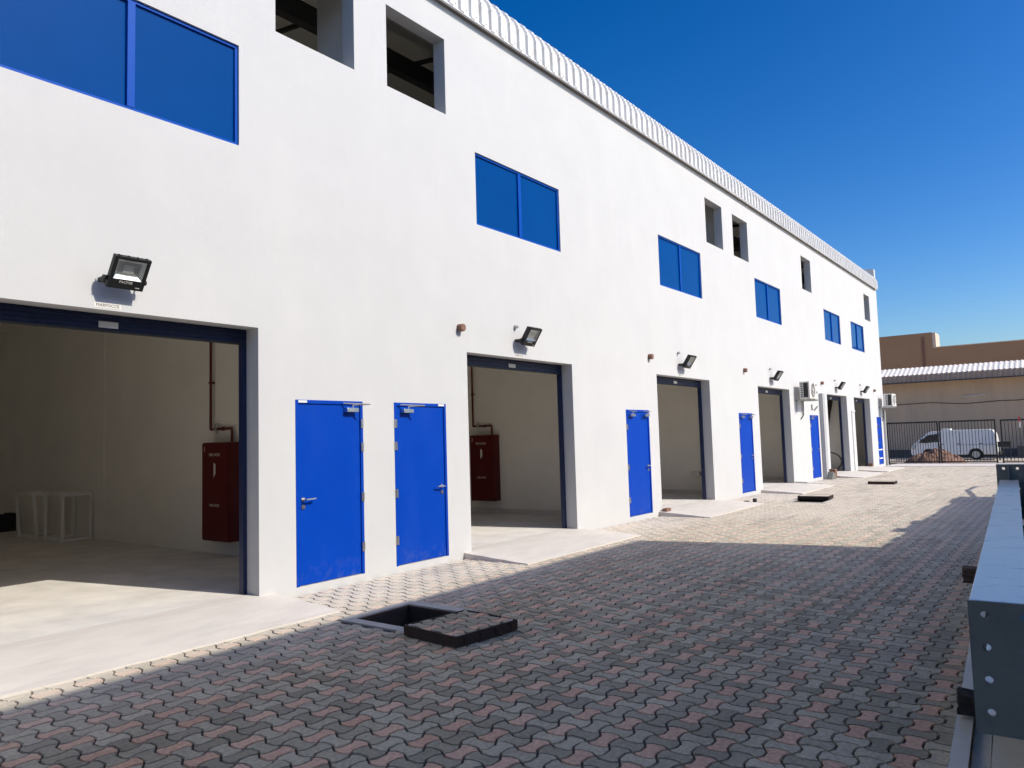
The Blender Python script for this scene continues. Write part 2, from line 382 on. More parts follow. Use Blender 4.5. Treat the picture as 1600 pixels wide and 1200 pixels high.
# ================================================================== SETTING
def ground():
    # big sheet: level round the yard, dropping a little beyond the fence
    mb = MB()
    xs = [-1500, -200, -40, -8, 39.35, 42, 46, 50, 54, 62, 200, 1500]; ys = [-1500, -200, -60, -22, 12.3, 60, 200, 1500]
    def h(x): return -0.06 if x < 39 else (-0.02 if x < 40 else max(-0.44, -0.02 - (x - 39.35) * 0.029))
    idx = {(i, j): i * len(ys) + j for i in range(len(xs)) for j in range(len(ys))}
    mb.v = [(x, y, h(x)) for x in xs for y in ys]
    for i in range(len(xs) - 1):
        for j in range(len(ys) - 1):
            if xs[i] >= -8 and xs[i + 1] <= 39.35 and ys[j] >= -22 and ys[j + 1] <= 12.3: continue
            mb.f.append((idx[i, j], idx[i + 1, j], idx[i + 1, j + 1], idx[i, j + 1]))
    o = mb.build('ground', 'desert_ground'); tag(o, 'pale sandy ground reaching past the fence to the horizon', kind='structure')
ground()

S = 0.1403; DX, DY = 3.992, -5.420; BUL = 0.0245; GAP = 0.0052; BEV = 0.0035
def paver_outline(orient):
    """12-gon; orient 0: long along x (waist faces y); 1: long along y"""
    h = S / 2; pts = []
    ex = BUL if orient == 0 else -BUL      # x edges move out, y edges move in, or the other way
    ey = -ex
    a = h * 0.47
    raw = [(-h, -h), (-a, -h - ey), (a, -h - ey), (h, -h), (h + ex, -a), (h + ex, a), (h, h), (a, h + ey), (-a, h + ey), (-h, h), (-h - ex, a), (-h - ex, -a)]
    return raw
def inset(poly, d):
    out = []; n = len(poly)
    for i in range(n):
        p0, p1, p2 = Vector(poly[i - 1]), Vector(poly[i]), Vector(poly[(i + 1) % n])
        e1 = (p1 - p0).normalized(); e2 = (p2 - p1).normalized()
        n1 = Vector((-e1.y, e1.x)); n2 = Vector((-e2.y, e2.x))
        b = (n1 + n2); k = 2 * d / max(0.5, b.length_squared) if b.length > 1e-6 else d
        q = p1 + b * k
        out.append((q.x, q.y))
    return out
TEMPL = []
for orient in (0, 1):
    o_ = inset(paver_outline(orient), GAP); t_ = inset(paver_outline(orient), GAP + BEV)
    TEMPL.append([(x, y, 0.0) for x, y in t_] + [(x, y, -0.013) for x, y in o_])
TF = [tuple(range(12))] + [(k, 12 + k, 12 + (k + 1) % 12, (k + 1) % 12) for k in range(12)]
def paver_mesh(name, tiles):
    """tiles: (x,y,z,rotx,roty,orient,tint,shade)"""
    vs, fs, sh, ti = [], [], [], []
    for x, y, z, rx, ry, orient, tint, shade in tiles:
        o = len(vs)
        vs += [(x + a, y + b, z + c + a * ry + b * rx) for a, b, c in TEMPL[orient]]
        fs += [tuple(i + o for i in f) for f in TF]
        sh += [shade] * 13; ti += [tint] * 13
    me = bpy.data.meshes.new(name); me.from_pydata(vs, [], fs); me.update()
    at = me.attributes.new('shade', 'FLOAT', 'FACE'); at.data.foreach_set('value', sh)
    at = me.attributes.new('tint', 'FLOAT', 'FACE'); at.data.foreach_set('value', ti)
    me.materials.append(MATS['paver'])
    return me

def paving():
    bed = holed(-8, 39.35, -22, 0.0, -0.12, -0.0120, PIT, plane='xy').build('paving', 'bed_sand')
    tag(bed, 'interlocking grey and pink concrete paving of the long yard', kind='structure')
    tiles = []
    i0, i1 = int((-3 - DX) / S), int((39.2 - DX) / S); j0, j1 = int((-9.5 - DY) / S), int((0.02 - DY) / S)
    for i in range(i0, i1 + 1):
        for j in range(j0, j1 + 1):
            x, y = DX + i * S, DY + j * S
            if any(a - 0.09 < x < b + 0.09 and c - 0.09 < y < d + 0.09 for a, b, c, d in PIT): continue
            if any(a - 0.05 < x < b + 0.05 and y > -1.0 for a, b in GAR): continue
            orient = 0 if (i + j) % 2 == 0 else 1
            tint = 1.0 if (i % 2 == 0 and j % 2 == 0) else 0.0
            rnd = random.random()
            shade = random.random() ** 1.2
            if tint and rnd < 0.03: tint = 0.0
            sink = math.sin(x * 0.9 + 1.3) * math.sin(y * 1.3 + x * 0.31) * 0.004
            tiles.append((x, y, random.uniform(-0.002, 0.0015) + sink, random.gauss(0, 0.012), random.gauss(0, 0.012), orient, tint, shade))
    def score(t):
        p = project((t[0], t[1], 0))
        if p is None or not (0 < p[0] < 1500 + (p[1] - 950) * -0.05 and 0 < p[1] < 1195): return 1e9
        return (Vector((t[0], t[1], 0)) - CAMLOC).length
    order = sorted(range(len(tiles)), key=lambda k: score(tiles[k]))
    near = set(order[:300])
    cache = {}
    for k in order[:300]:
        x, y, z, rx, ry, orient, tint, shade = tiles[k]
        q = (orient, tint, int(shade * 6))
        if q not in cache: cache[q] = paver_mesh('paver', [(0, 0, 0, 0, 0, orient, tint, (q[2] + 0.5) / 6)])
        o = bpy.data.objects.new('paver', cache[q]); COL.objects.link(o)
        o.location = (x, y, z); o.rotation_euler = (rx, -ry, 0); o.parent = bed
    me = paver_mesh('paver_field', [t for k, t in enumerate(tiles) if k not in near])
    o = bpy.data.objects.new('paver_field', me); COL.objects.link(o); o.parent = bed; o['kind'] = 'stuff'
paving()

# concrete ramps up to each shutter
RN = ['pale concrete ramp of the further shutter left of the nearest one', 'wide pale concrete ramp at the nearest open shutter, cut by the left edge', 'pale concrete ramp between the second blue door and the third',
      'pale concrete ramp with a brick at its corner, before the third shutter', 'pale concrete ramp with a grey pipe lying across its top corner',
      'pale concrete ramp beside the reddish paver stack', 'farthest pale concrete ramp, nearest the black fence']
for k, (a, b) in enumerate(GAR):
    x0, x1 = a - 0.17 - (0.4 if k == 1 else 0), b + 0.20
    mb = MB(); nx, ny = 14, 6
    ye = -1.10 if k > 1 else -1.06
    def top(x, y):
        t = min(1, max(0, -y / -ye))
        return FLOOR * (1 - t) + 0.016 * t + 0.003 * math.sin(x * 2.1 + y * 3 + k) * t
    g = []
    for i in range(nx + 1):
        for j in range(ny + 1):
            x = x0 + (x1 - x0) * i / nx; y = ye * j / ny
            jit = 0.012 * math.sin(i * 2.3 + k * 1.7) if j == ny else 0
            jx = 0.01 * math.sin(j * 3.1 + k) if i in (0, nx) and j else 0
            g.append((x + jx, y + jit, top(x, y)))
    n = len(g); mb.v = g + [(p[0], p[1], -0.03) for p in g]
    I = lambda i, j: i * (ny + 1) + j
    for i in range(nx):
        for j in range(ny): mb.f.append((I(i, j), I(i, j + 1), I(i + 1, j + 1), I(i + 1, j)))
        mb.f.append((I(i, ny), I(i, ny) + n, I(i + 1, ny) + n, I(i + 1, ny)))
        mb.f.append((I(i + 1, 0), I(i + 1, 0) + n, I(i, 0) + n, I(i, 0)))
    for j in range(ny):
        mb.f.append((I(0, j), I(0, j) + n, I(0, j + 1) + n, I(0, j + 1))); mb.f.append((I(nx, j + 1), I(nx, j + 1) + n, I(nx, j) + n, I(nx, j)))
    o = mb.build('concrete_ramp', 'ramp_concrete'); tag(o, RN[k], kind='structure')

# ================================================================== WAREHOUSE
WH = thing('warehouse', 'long white rendered warehouse with blue doors, blue windows and open shutters', 'warehouse')
holes = [(a, b, *ZG) for a, b in GAR] + [(a, b, *ZD) for a, b in DOORS] + [(a, b, *ZW) for a, b in WINS] + [(a, b, *ZO) for a, b in OPEN]
# the shutter openings run down to the slab: keep a low sill below so the wall stays one piece
holed(XL, XE, -0.3, 8.09, 0.0, 0.22, holes).build('wall', 'white_render', WH)
MB().box(XL, XE, 12.0, 12.2, -0.3, 9.6).build('back_wall', 'inner_paint', WH)
def gable(x0, x1, cap):
    p = [(0.222, -0.3), (11.998, -0.3), (11.998, 9.7), (6.1, 9.5), (0.222, 8.6)]
    MB().prism(p, 'x', x0, x1).build('gable_wall', 'white_render', WH)
gable(XE - 0.22, XE - 0.001, 0); gable(XL + 0.001, XL + 0.22, 0)
# end parapet standing above the eave
MB().prism([(-0.005, 8.0915), (12.0, 9.3), (12.0, 9.75), (2.6, 9.42), (0.5, 9.12), (-0.005, 9.06)], 'x', XE - 0.27, XE + 0.004).build('parapet', 'white_render', WH)
# floor slab, upper slab, partitions
MB().box(XL + .22, XE - .22, 0.2205, 12, -0.25, FLOOR).build('floor_slab', 'floor_concrete', WH)
MB().box(XL + .22, XE - .22, 0.2205, 12, 4.40, 4.57).build('upper_floor', 'inner_paint', WH)
for a, b in GAR: MB().box(a, b, -0.001, 0.2205, 0.02, FLOOR + 0.0005).build('threshold', 'ramp_concrete', WH)
for k, (a, b) in enumerate(PARTS_X):
    MB().box(a, b, 0.2205, 12, FLOOR, 4.40).build('partition', 'inner_paint', WH)
    MB().prism([(0.2205, 4.57), (0.95, 4.57), (0.95, 8.1), (0.2205, 8.0)], 'x', a, b).build('upper_pier', 'inner_paint', WH)
MB().box(6.43, 6.451, 7.02, 7.34, FLOOR, 4.40).build('pilaster', 'inner_paint', WH)
MB().box(-3.9, 6.44, 11.96, 12.0, FLOOR, 0.16).build('skirting', 'floor_concrete', WH)
for (a, b) in PARTS_X[1:]:
    MB().box(a - 0.012, a - 0.0005, 0.3, 11.9, FLOOR, FLOOR + 0.10).build('skirting', 'floor_concrete', WH)

# roof sheet: ribbed, bent over the eave with crimped curve
def roof():
    prof = [(-0.065, 8.11), (-0.065, 8.25), (-0.065, 8.40)]
    cx, cz, r = 0.295, 8.40, 0.36
    nseg = 7
    for k in range(1, nseg + 1):
        a = R(80) * k / nseg; a0 = R(80) * (k - 0.5) / nseg
        prof.append((cx - (r - 0.006) * math.cos(a - R(80) / nseg * 0.96), cz + (r - 0.006) * math.sin(a - R(80) / nseg * 0.96)))
        prof.append((cx - (r + 0.007) * math.cos(a0 + 0.05), cz + (r + 0.007) * math.sin(a0 + 0.05)))
    prof += [(0.43, 8.775), (3.0, 9.10), (6.1, 9.48), (12.2, 9.9)]
    pitch = 0.247; rib = [(0.0, 0), (0.118, 0), (0.134, 0.044), (0.214, 0.044), (0.236, 0)]
    xs = []; x = XL
    while x < XE - 0.3:
        for dx, h in rib: xs.append((x + dx, h))
        x += pitch
    # normals
    nor = []
    for i in range(len(prof)):
        a = Vector(prof[max(0, i - 1)]); b = Vector(prof[min(len(prof) - 1, i + 1)]); t = (b - a).normalized(); nor.append((-t.y, t.x))
    mb = MB()
    for (x, h) in xs:
        for (p, nn) in zip(prof, nor): mb.v.append((x, p[0] + nn[0] * h, p[1] + nn[1] * h))
    n = len(prof)
    for i in range(len(xs) - 1):
        for j in range(n - 1): mb.f.append((i * n + j, i * n + j + 1, (i + 1) * n + j + 1, (i + 1) * n + j))
    ro = mb.build('roof_sheet', 'roof_sheet', WH, fix=False)
    lip = MB().box(XL, XE - 0.27, -0.100, -0.060, 8.088, 8.109).build('drip_flashing', 'roof_sheet', WH)
    MB().box(XL, XE - 0.27, -0.0595, -0.003, 8.092, 8.105).build('soffit', 'soffit_grey', WH)
    sc = MB(); x = XL
    while x < XE - 0.5:
        sc.cyl((x + 0.06, -0.062, 8.20), (x + 0.06, -0.072, 8.20), 0.008, 6); x += pitch
    s_ = sc.build('screw_row', 'soffit_grey', WH); s_['kind'] = 'stuff'
roof()
MB().prism([(0.26, 8.50), (6.1, 9.34), (11.9, 9.75), (11.9, 9.77), (6.1, 9.36), (0.26, 8.52)], 'x', XL + .23, XE - .28).build('roof_lining', 'inner_paint', WH)  # pale sheet added under the roof to brighten its underside
for y, z, h in ((1.9, 8.35, 0.32), (5.9, 9.0, 0.34), (9.6, 9.3, 0.3)):
    MB().box(XL + .22, XE - .27, y - 0.08, y + 0.08, z - h, z).build('roof_beam', 'dark_steel', WH)
x = XL + 1.5
while x < XE - 1:
    MB().prism([(0.27, 8.42), (6.0, 9.24), (6.0, 9.32), (0.27, 8.495)], 'x', x, x + 0.04).build('rafter', 'dark_steel', WH)
    x += 2.1
for x in (3.2, 9.4, 15.6):
    MB().cyl((x, 0.4, 8.1), (x + 3.4, 6.0, 8.8), 0.012, 6).build('brace_rod', 'dark_steel', WH)
    MB().cyl((x + 3.4, 0.4, 8.1), (x, 6.0, 8.8), 0.012, 6).build('brace_rod', 'dark_steel', WH)

# windows
for k, (a, b) in enumerate(WINS):
    z0, z1 = ZW
    f = MB(); t = 0.035; yo, yi = 0.022, 0.075
    f.box(a, b, yo, yi, z0, z0 + t).box(a, b, yo, yi, z1 - t, z1).box(a, a + t, yo + .0005, yi, z0 + t, z1 - t).box(b - t, b, yo + .0005, yi, z0 + t, z1 - t)
    w = f.build('window', 'blue_frame', WH, bevel=0.003)
    c = (a + b) / 2
    MB().box(c - 0.038, c + 0.038, yo - 0.006, yi, z0 + t, z1 - t).build('mullion', 'blue_frame', w, bevel=0.003)
    for p, q in ((a + t, c - 0.038), (c + 0.038, b - t)):
        M = Matrix.Translation(((p + q) / 2, 0.05, (z0 + z1) / 2)) @ Matrix.Rotation(R(random.uniform(-.5, .5)), 4, 'X') @ Matrix.Rotation(R(random.uniform(-.4, .4)), 4, 'Z')
        hw, hh = (q - p) / 2 + 0.004, (z1 - z0) / 2 - t + 0.004
        MB().box(-hw, hw, -0.003, 0.003, -hh, hh, M).build('pane', 'window_glass', w)

# steel doors
def door(k, a, b):
    z0, z1 = ZD; hinge_right = k in (0,)
    lf = MB().box(a + 0.045, b - 0.045, 0.012, 0.06, z0 + 0.006, z1 - 0.045).build('door', 'blue_paint', WH, bevel=0.003)
    f = MB(); f.box(a, a + 0.042, -0.004, 0.09, z0, z1).box(b - 0.042, b, -0.004, 0.09, z0, z1).box(a + 0.042, b - 0.042, -0.0035, 0.09, z1 - 0.042, z1)
    f.build('frame', 'blue_paint', lf, bevel=0.002)
    MB().box(a + .042, b - .042, 0.0, 0.1, z0 - 0.0005, z0 + 0.004).build('sill', 'steel_dull', lf)
    MB().box(a + 0.01, b - 0.01, 0.065, 0.2, z0 + 0.01, z1).build('backing', 'dark_steel', lf)
    hx = (b - 0.014) if hinge_right else (a + 0.014)
    lx = (a + 0.105) if hinge_right else (b - 0.105); sgn = 1 if hinge_right else -1
    for z in (0.42, 1.02, 1.63, 1.92) if k < 2 else (0.42, 1.06, 1.85):
        h = MB().box(hx - 0.016, hx + 0.016, -0.010, -0.003, z - 0.055, z + 0.055).cyl((hx + 0.02 * (-sgn), -0.012, z - 0.055), (hx + 0.02 * (-sgn), -0.012, z + 0.055), 0.008, 8)
        h.build('hinge', 'steel', lf)
    hz = 1.06
    h = MB().cyl((lx, 0.012, hz), (lx, 0.0, hz), 0.027, 16).cyl((lx, 0.0, hz), (lx, -0.05, hz), 0.010, 10)
    h.tube([(lx, -0.05, hz), (lx + 0.13 * sgn, -0.05, hz + 0.003), (lx + 0.135 * sgn, -0.03, hz)], 0.0105, 10)
    h.build('handle', 'steel', lf, smooth=False)
    MB().cyl((lx, 0.012, hz - 0.085), (lx, 0.002, hz - 0.085), 0.027, 16).box(lx - .004, lx + .004, -.004, .003, hz - .105, hz - .075).build('lock', 'steel', lf)
    # overhead closer
    cs = []
    if k == 0: cs = [b - 0.20]
    elif k == 1: cs = [a + 0.22]
    elif k in (2, 3): cs = [a + 0.22, b - 0.16]
    elif k == 4: cs = [a + 0.2]
    for cx in cs:
        c = MB().box(cx - 0.09, cx + 0.09, -0.058, 0.012, z1 - 0.135, z1 - 0.085)
        c.build('closer', 'steel', lf, bevel=0.004)
        arm = MB().cyl((cx + 0.02, -0.03, z1 - 0.085), (cx + 0.02, -0.03, z1 - 0.045), 0.008, 8)
        arm.tube([(cx + 0.02, -0.03, z1 - 0.05), (cx + 0.15 * (1 if k < 2 else -1), -0.20, z1 - 0.045), (cx - 0.12, -0.02, z1 - 0.03)], 0.0075, 6)
        arm.build('closer_arm', 'steel_dull', lf)
    if k < 2:
        px = (a + 0.10) if k == 0 else (b - 0.10)
        MB().box(px - 0.06, px + 0.06, -0.007, -0.0042, z1 - 0.033, z1 - 0.006).build('label_plate', 'print_white', lf)
    if k == 5:
        for z in (0.34, 0.72, 1.3, 1.75): MB().box(a + 0.06, b - 0.06, 0.0085, 0.0118, z, z + 0.05).build('sticker', 'print_dark' if z > 1 else 'print_white', lf)
for k, (a, b) in enumerate(DOORS): door(k, a, b)

# rolled-up shutters
for k, (a, b) in enumerate(GAR):
    z1 = ZG[1]
    sh = MB().box(a, b, 0.232, 0.262, 2.815, 3.02).build('roller_shutter', 'shutter_blue', WH)
    for z in (2.84, 2.885, 2.93): MB().cyl((a + 0.02, 0.232, z), (b - 0.02, 0.232, z), 0.016, 8).build('slat', 'shutter_blue', sh)
    MB().box(a, b, 0.222, 0.275, 2.800, 2.816).build('bottom_rail', 'black_paint', sh)
    c = (a + b) / 2 - 0.05
    MB().box(c - 0.09, c + 0.09, 0.208, 0.2155, 2.835, 2.895).build('label_plate', 'print_white', sh)
    for x0, x1 in ((a - 0.02, a + 0.045), (b - 0.045, b + 0.02)):
        MB().box(x0, x1, 0.222, 0.30, FLOOR, 3.02).build('guide_rail', 'shutter_blue', sh)
    MB().cyl((a - 0.05, 0.46, 3.2), (b + 0.05, 0.46, 3.2), 0.16, 20).build('curtain_roll', 'shutter_blue', sh)
# clay spouts in the wall
for x, z in ((8.19, 3.31), (14.24, 3.32), (19.84, 3.35), (27.45, 3.33), (35.95, 3.36)):
    s_ = MB().cyl((x, 0.05, z), (x, -0.085, z - 0.008), 0.056, 16).build('spout', 'brown_clay', WH)
    MB().cyl((x, -0.084, z - 0.008), (x, -0.089, z - 0.008), 0.047, 16).build('spout_cap', 'brown_clay', s_)
for x, z in ((9.55, 3.46), (15.66, 3.50), (21.95, 3.50), (29.25, 3.5), (33.3, 3.5)):
    MB().cyl((x, 0.0, z), (x, -0.05, z), 0.030, 12).cyl((x, -0.05, z), (x, -0.062, z - .01), 0.018, 10).build('cable_gland', 'grey_plastic', WH)
# conduit on the pier, trunking column, corner downpipe
MB().tube([(31.62, -0.03, 0.02), (31.62, -0.03, 2.40), (32.05, -0.03, 2.40)], 0.025, 8).build('conduit', 'white_metal', WH)
MB().box(27.05, 27.33, -0.13, 0, 0.0, 2.95).build('trunking', 'grey_plastic', WH, bevel=0.01)
MB().cyl((37.62, -0.06, 0.0), (37.62, -0.06, 2.5), 0.05, 10).build('downpipe', 'grey_plastic', WH)

# ================================================================== floodlights
FL_E = Vector((0, -0.176, 0.26)).normalized(); FL_N = Vector((0, -0.26, -0.176)).normalized()
def floodlight(x, label, first=None):
    if first is not None:
        o = copy_tree(first); o.location = (x, 0, 3.27); o['label'] = label; return o
    t = thing('floodlight', label, 'floodlight', (x, 0, 3.27), 'floodlights above the shutters')
    O = Vector((0, -0.228, 0.012))
    M = Matrix.Translation(O) @ Matrix((Vector((1, 0, 0)), FL_E, FL_N)).transposed().to_4x4()   # local x, e(up), n(out)
    W, H = 0.165, 0.157
    wx, w0, w1 = 0.128, -0.062, 0.128            # window in the face
    def bx(mb, a, b, c, d, e, f): return mb.box(a, b, c, d, e, f, M)
    h = MB(); bx(h, -W, W, -H, w0, -0.042, 0); bx(h, -W, W, w1, H, -0.042, 0); bx(h, -W, -wx, w0, w1, -0.042, -.0004); bx(h, wx, W, w0, w1, -0.042, -.0004)
    bx(h, -W + .004, W - .004, -H + .004, H - .004, -0.060, -0.0425)
    ho = h.build('housing', 'lamp_black', t, bevel=0.003)
    for k in range(9):
        q = -W + 0.02 + k * (2 * W - 0.04) / 8; f = MB(); bx(f, q - .003, q + .003, -H + .02, H - .012, -0.086, -0.0605); f.build('fin', 'lamp_black', ho)
    for k in range(4):
        q = -W + 0.04 + k * 0.083; f = MB(); bx(f, q - .006, q + .006, H + .0003, H + .008, -0.035, -0.012); f.build('clip', 'lamp_black', ho)
    rf = MB(); d = -0.036; i = 0.028
    A = [(-wx, w0), (wx, w0), (wx, w1), (-wx, w1)]; B = [(-wx + i, w0 + i), (wx - i, w0 + i), (wx - i, w1 - i), (-wx + i, w1 - i)]
    rf.add([M @ Vector((p[0], p[1], -0.004)) for p in A] + [M @ Vector((p[0], p[1], d)) for p in B], [(0, 1, 5, 4), (1, 2, 6, 5), (2, 3, 7, 6), (3, 0, 4, 7), (4, 5, 6, 7)])
    rf.build('reflector', 'reflector', t)
    ch = MB(); bx(ch, -0.05, 0.05, -0.012, 0.075, d + .0005, d + 0.004); ch.build('led_chip', 'print_white', t)
    g = MB(); bx(g, -wx, wx, w0, w1, -0.0035, -0.002); g.build('glass', 'lamp_glass', t)
    b = MB().box(-W - 0.012, -W - 0.006, -0.155, -0.004, -0.05, -0.012).box(W + 0.006, W + 0.012, -0.155, -0.004, -0.05, -0.012).box(-W - 0.012, W + 0.012, -0.006, -0.001, -0.05, -0.012)
    b.build('bracket', 'lamp_black', t)
    for s_ in (-1, 1): MB().cyl((s_ * (W + 0.03), -0.139, -0.03), (s_ * (W - 0.02), -0.139, -0.03), 0.024, 12).build('pivot_bolt', 'lamp_black', t)
    text('FACMIE', 0.036, M @ Matrix.Translation((-0.01, -0.088, 0.0012)), 'print_white', t)
    ic = MB(); bx(ic, 0.085, 0.125, -0.132, -0.126, 0.0002, 0.0012); ic.build('emblem', 'print_white', t)
    return t
FLN = ['black floodlight above the nearest open shutter, with lettered sticker below it', 'black floodlight above the second shutter from the left',
       'black floodlight above the third shutter, beside the third clay spout', 'black floodlight above the fourth shutter, left of the first outdoor cooling unit',
       'black floodlight above the fifth shutter, second farthest of the row', 'black floodlight farthest along the wall, above the last shutter']
first = floodlight(3.337, FLN[0])
for x, l in zip((9.71, 15.84, 22.12, 29.5, 33.55), FLN[1:]): floodlight(x, l, first)
MX = Matrix.Rotation(R(90), 4, 'X')
for k, x in enumerate((3.27, 9.66, 15.8, 22.05)):
    st = MB().box(x - 0.14, x + 0.10, -0.002, -0.0004, 2.985, 3.030).build('sticker', 'print_white')
    tag(st, ['white lettered sticker under the nearest floodlight', 'white sticker under the second floodlight', 'small white sticker under the third floodlight', 'tiny white sticker under the fourth floodlight'][k], 'sticker', 'stickers under the floodlights')
    text('MARFOCCE', 0.040, Matrix.Translation((x - 0.02, -0.003, 3.008)) @ MX, 'print_dark', st)

# ================================================================== cooling units
def ac(x0, label, y0, y1, z0, z1):
    w = 0.84; t = thing('cooling_unit', label, 'air conditioner', (x0, 0, z0), 'outdoor cooling units on the facade')
    h = z1 - z0
    cs = MB().box(0, w, y0, y1, 0, h).build('casing', 'ac_white', t, bevel=0.012)
    MB().box(-0.004, -0.0005, y0 + 0.05, y0 + 0.19, 0.04, h - 0.04).build('coil', 'ac_dark', t)
    for k in range(7):
        z = 0.07 + k * (h - 0.14) / 6; MB().box(-0.008, -0.0005, y0 + 0.21, y0 + 0.27, z - 0.02, z + 0.012).build('vent_slot', 'ac_dark', t)
    cx, cz, rr = 0.36, h / 2, 0.22
    MB().cyl((cx, y0 - 0.001, cz), (cx, y0 - 0.003, cz), rr, 28).build('fan_recess', 'ac_dark', t)
    for r_ in (0.07, 0.12, 0.17, 0.222):
        pts = [(cx + r_ * math.cos(2 * math.pi * i / 24), y0 - 0.012, cz + r_ * math.sin(2 * math.pi * i / 24)) for i in range(25)]
        MB().tube(pts, 0.006, 4).build('grille_ring', 'ac_white', t)
    for i in range(3):
        a = 2 * math.pi * i / 3 + 0.4
        p = [(cx + r_ * math.cos(a + d), y0 - 0.006, cz + r_ * math.sin(a + d)) for r_, d in ((0.03, -.3), (0.19, -.15), (0.19, .6), (0.03, .3))]
        MB().quad(*p).build('fan_blade', 'grey_plastic', t)
    MB().cyl((cx, y0 - 0.004, cz), (cx, y0 - 0.018, cz), 0.045, 14).build('fan_hub', 'ac_white', t)
    MB().box(w - 0.16, w - 0.06, y0 - 0.004, y0 - 0.0005, h - 0.13, h - 0.07).build('nameplate', 'ac_dark', t)
    MB().box(w - 0.10, w - 0.05, y0 - 0.014, y0 - 0.0005, 0.18, 0.24).build('side_handle', 'ac_dark', t)
    for x in (0.1, w - 0.14):
        MB().box(x, x + 0.04, y0 - 0.04, 0.0, -0.06, -0.02).box(x, x + 0.04, -0.035, -0.001, -0.42, -0.02).box(x, x + .04, y0 + 0.05, y0 + 0.12, -0.02, 0).box(x, x + .04, y1 - .1, y1 - 0.05, -0.02, 0).build('wall_bracket', 'steel_dull', t)
    MB().tube([(w * 0.8, y1 - 0.05, 0.1), (w * 0.8 + 0.1, -0.04, 0.0), (w * 0.8 + 0.08, -0.03, -0.5), (w * 0.8 - 0.2, -0.03, -0.62)], 0.018, 6).build('refrigerant_pipe', 'print_dark', t)
ac(24.28, 'white outdoor cooling unit on brackets above the fifth blue door', -0.47, -0.16, 2.68, 3.22)
ac(36.80, 'white outdoor cooling unit at the far corner of the warehouse', -0.58, -0.20, 2.66, 3.22)
pp = MB().tube([(26.05, -0.03, 2.55), (26.05, -0.03, 2.40), (26.15, -0.03, 2.37)], 0.016, 6).tube([(26.35, -0.03, 2.36), (26.75, -0.03, 2.5)], 0.016, 6).build('insulated_pipe', 'print_dark')
tag(pp, 'short bent black pipes sticking from the wall over the fifth blue door', 'pipe')

# ================================================================== inside the first two units
def cabinet(xw, y0, y1, z0, z1, label, num, lines, plabel, ztop):
    x0 = xw - 0.22
    t = thing('fire_cabinet', label, 'fire cabinet', (0, 0, 0), 'red fire hose cabinets')
    MB().box(x0 + 0.02, xw - 0.001, y0, y1, z0, z1).build('box', 'red_cabinet', t, bevel=0.006)
    dr = MB().box(x0, x0 + 0.0195, y0 + 0.012, y1 - 0.012, z0 + 0.015, z1 - 0.015).build('door', 'red_cabinet', t, bevel=0.004)
    MB().box(x0 - 0.012, x0 - 0.0005, y0 + 0.05, y0 + 0.075, 1.0, 1.12).build('latch', 'red_cabinet', dr)
    MY = Matrix.Rotation(R(-90), 4, 'Z') @ MX
    yc = (y0 + y1) / 2
    for s_, sz, y, z in lines: text(s_, sz, Matrix.Translation((x0 - 0.0012, y, z)) @ MY, 'print_white', dr)
    text(num, 0.10, Matrix.Translation((x0 - 0.0012, y1 - 0.08, z1 - 0.1)) @ MY, 'print_white', dr)
    pt = MB()
    pt.add([(x0 - 0.0015, yc + a, z1 - 0.30 - b) for a, b in ((0.03, 0), (-0.02, 0.02), (-0.02, 0.16), (0.03, 0.22))], [(0, 1, 2, 3)])
    pt.build('pictogram', 'print_white', dr)
    p = thing('fire_pipe', plabel, 'pipe', (0, 0, 0), 'red pipes feeding the hose cabinets')
    xp_ = xw - 0.06
    MB().tube([(xp_, y1 + 0.02, ztop), (xp_, y1 + 0.02, z1 + 0.2), (xp_, y0 + 0.16, z1 + 0.2), (xp_, y0 + 0.16, z1)], 0.02, 10).build('pipe', 'red_pipe', p)
    MB().cyl((xp_, y1 - 0.14, z1 + 0.13), (xp_, y1 - 0.14, z1 + 0.29), 0.022, 10).cyl((xp_ - .04, y1 - 0.14, z1 + 0.21), (xp_ + .01, y1 - 0.14, z1 + 0.21), 0.03, 10).build('valve', 'steel_dull', p)
    MB().cyl((xp_, y1 - 0.30, z1 + 0.2), (xp_, y1 - 0.33, z1 + 0.2), 0.03, 10).build('coupling', 'red_pipe', p)
    MB().box(xp_ - 0.025, xw - 0.001, y1, y1 + 0.04, z1 + 0.9, z1 + 0.93).build('pipe_clip', 'red_pipe', p)
cabinet(6.45, 2.76, 3.46, 0.31, 1.755, 'dark red fire hose cabinet inside the nearest unit', '1',
        [('FIRE HOSE', 0.062, 3.12, 1.57), ('FIRE HOSE', 0.055, 3.12, 0.83)], 'thin dark red pipe above the hose cabinet in the nearest unit', 4.38)
cabinet(12.98, 3.05, 3.72, 0.355, 1.785, 'dark red fire hose cabinet inside the second unit', '2',
        [('FIRE HOSE', 0.062, 3.4, 1.60), ('FIRE HOSE', 0.055, 3.4, 0.86)], 'thin dark pipe above the hose cabinet in the second unit', 4.38)

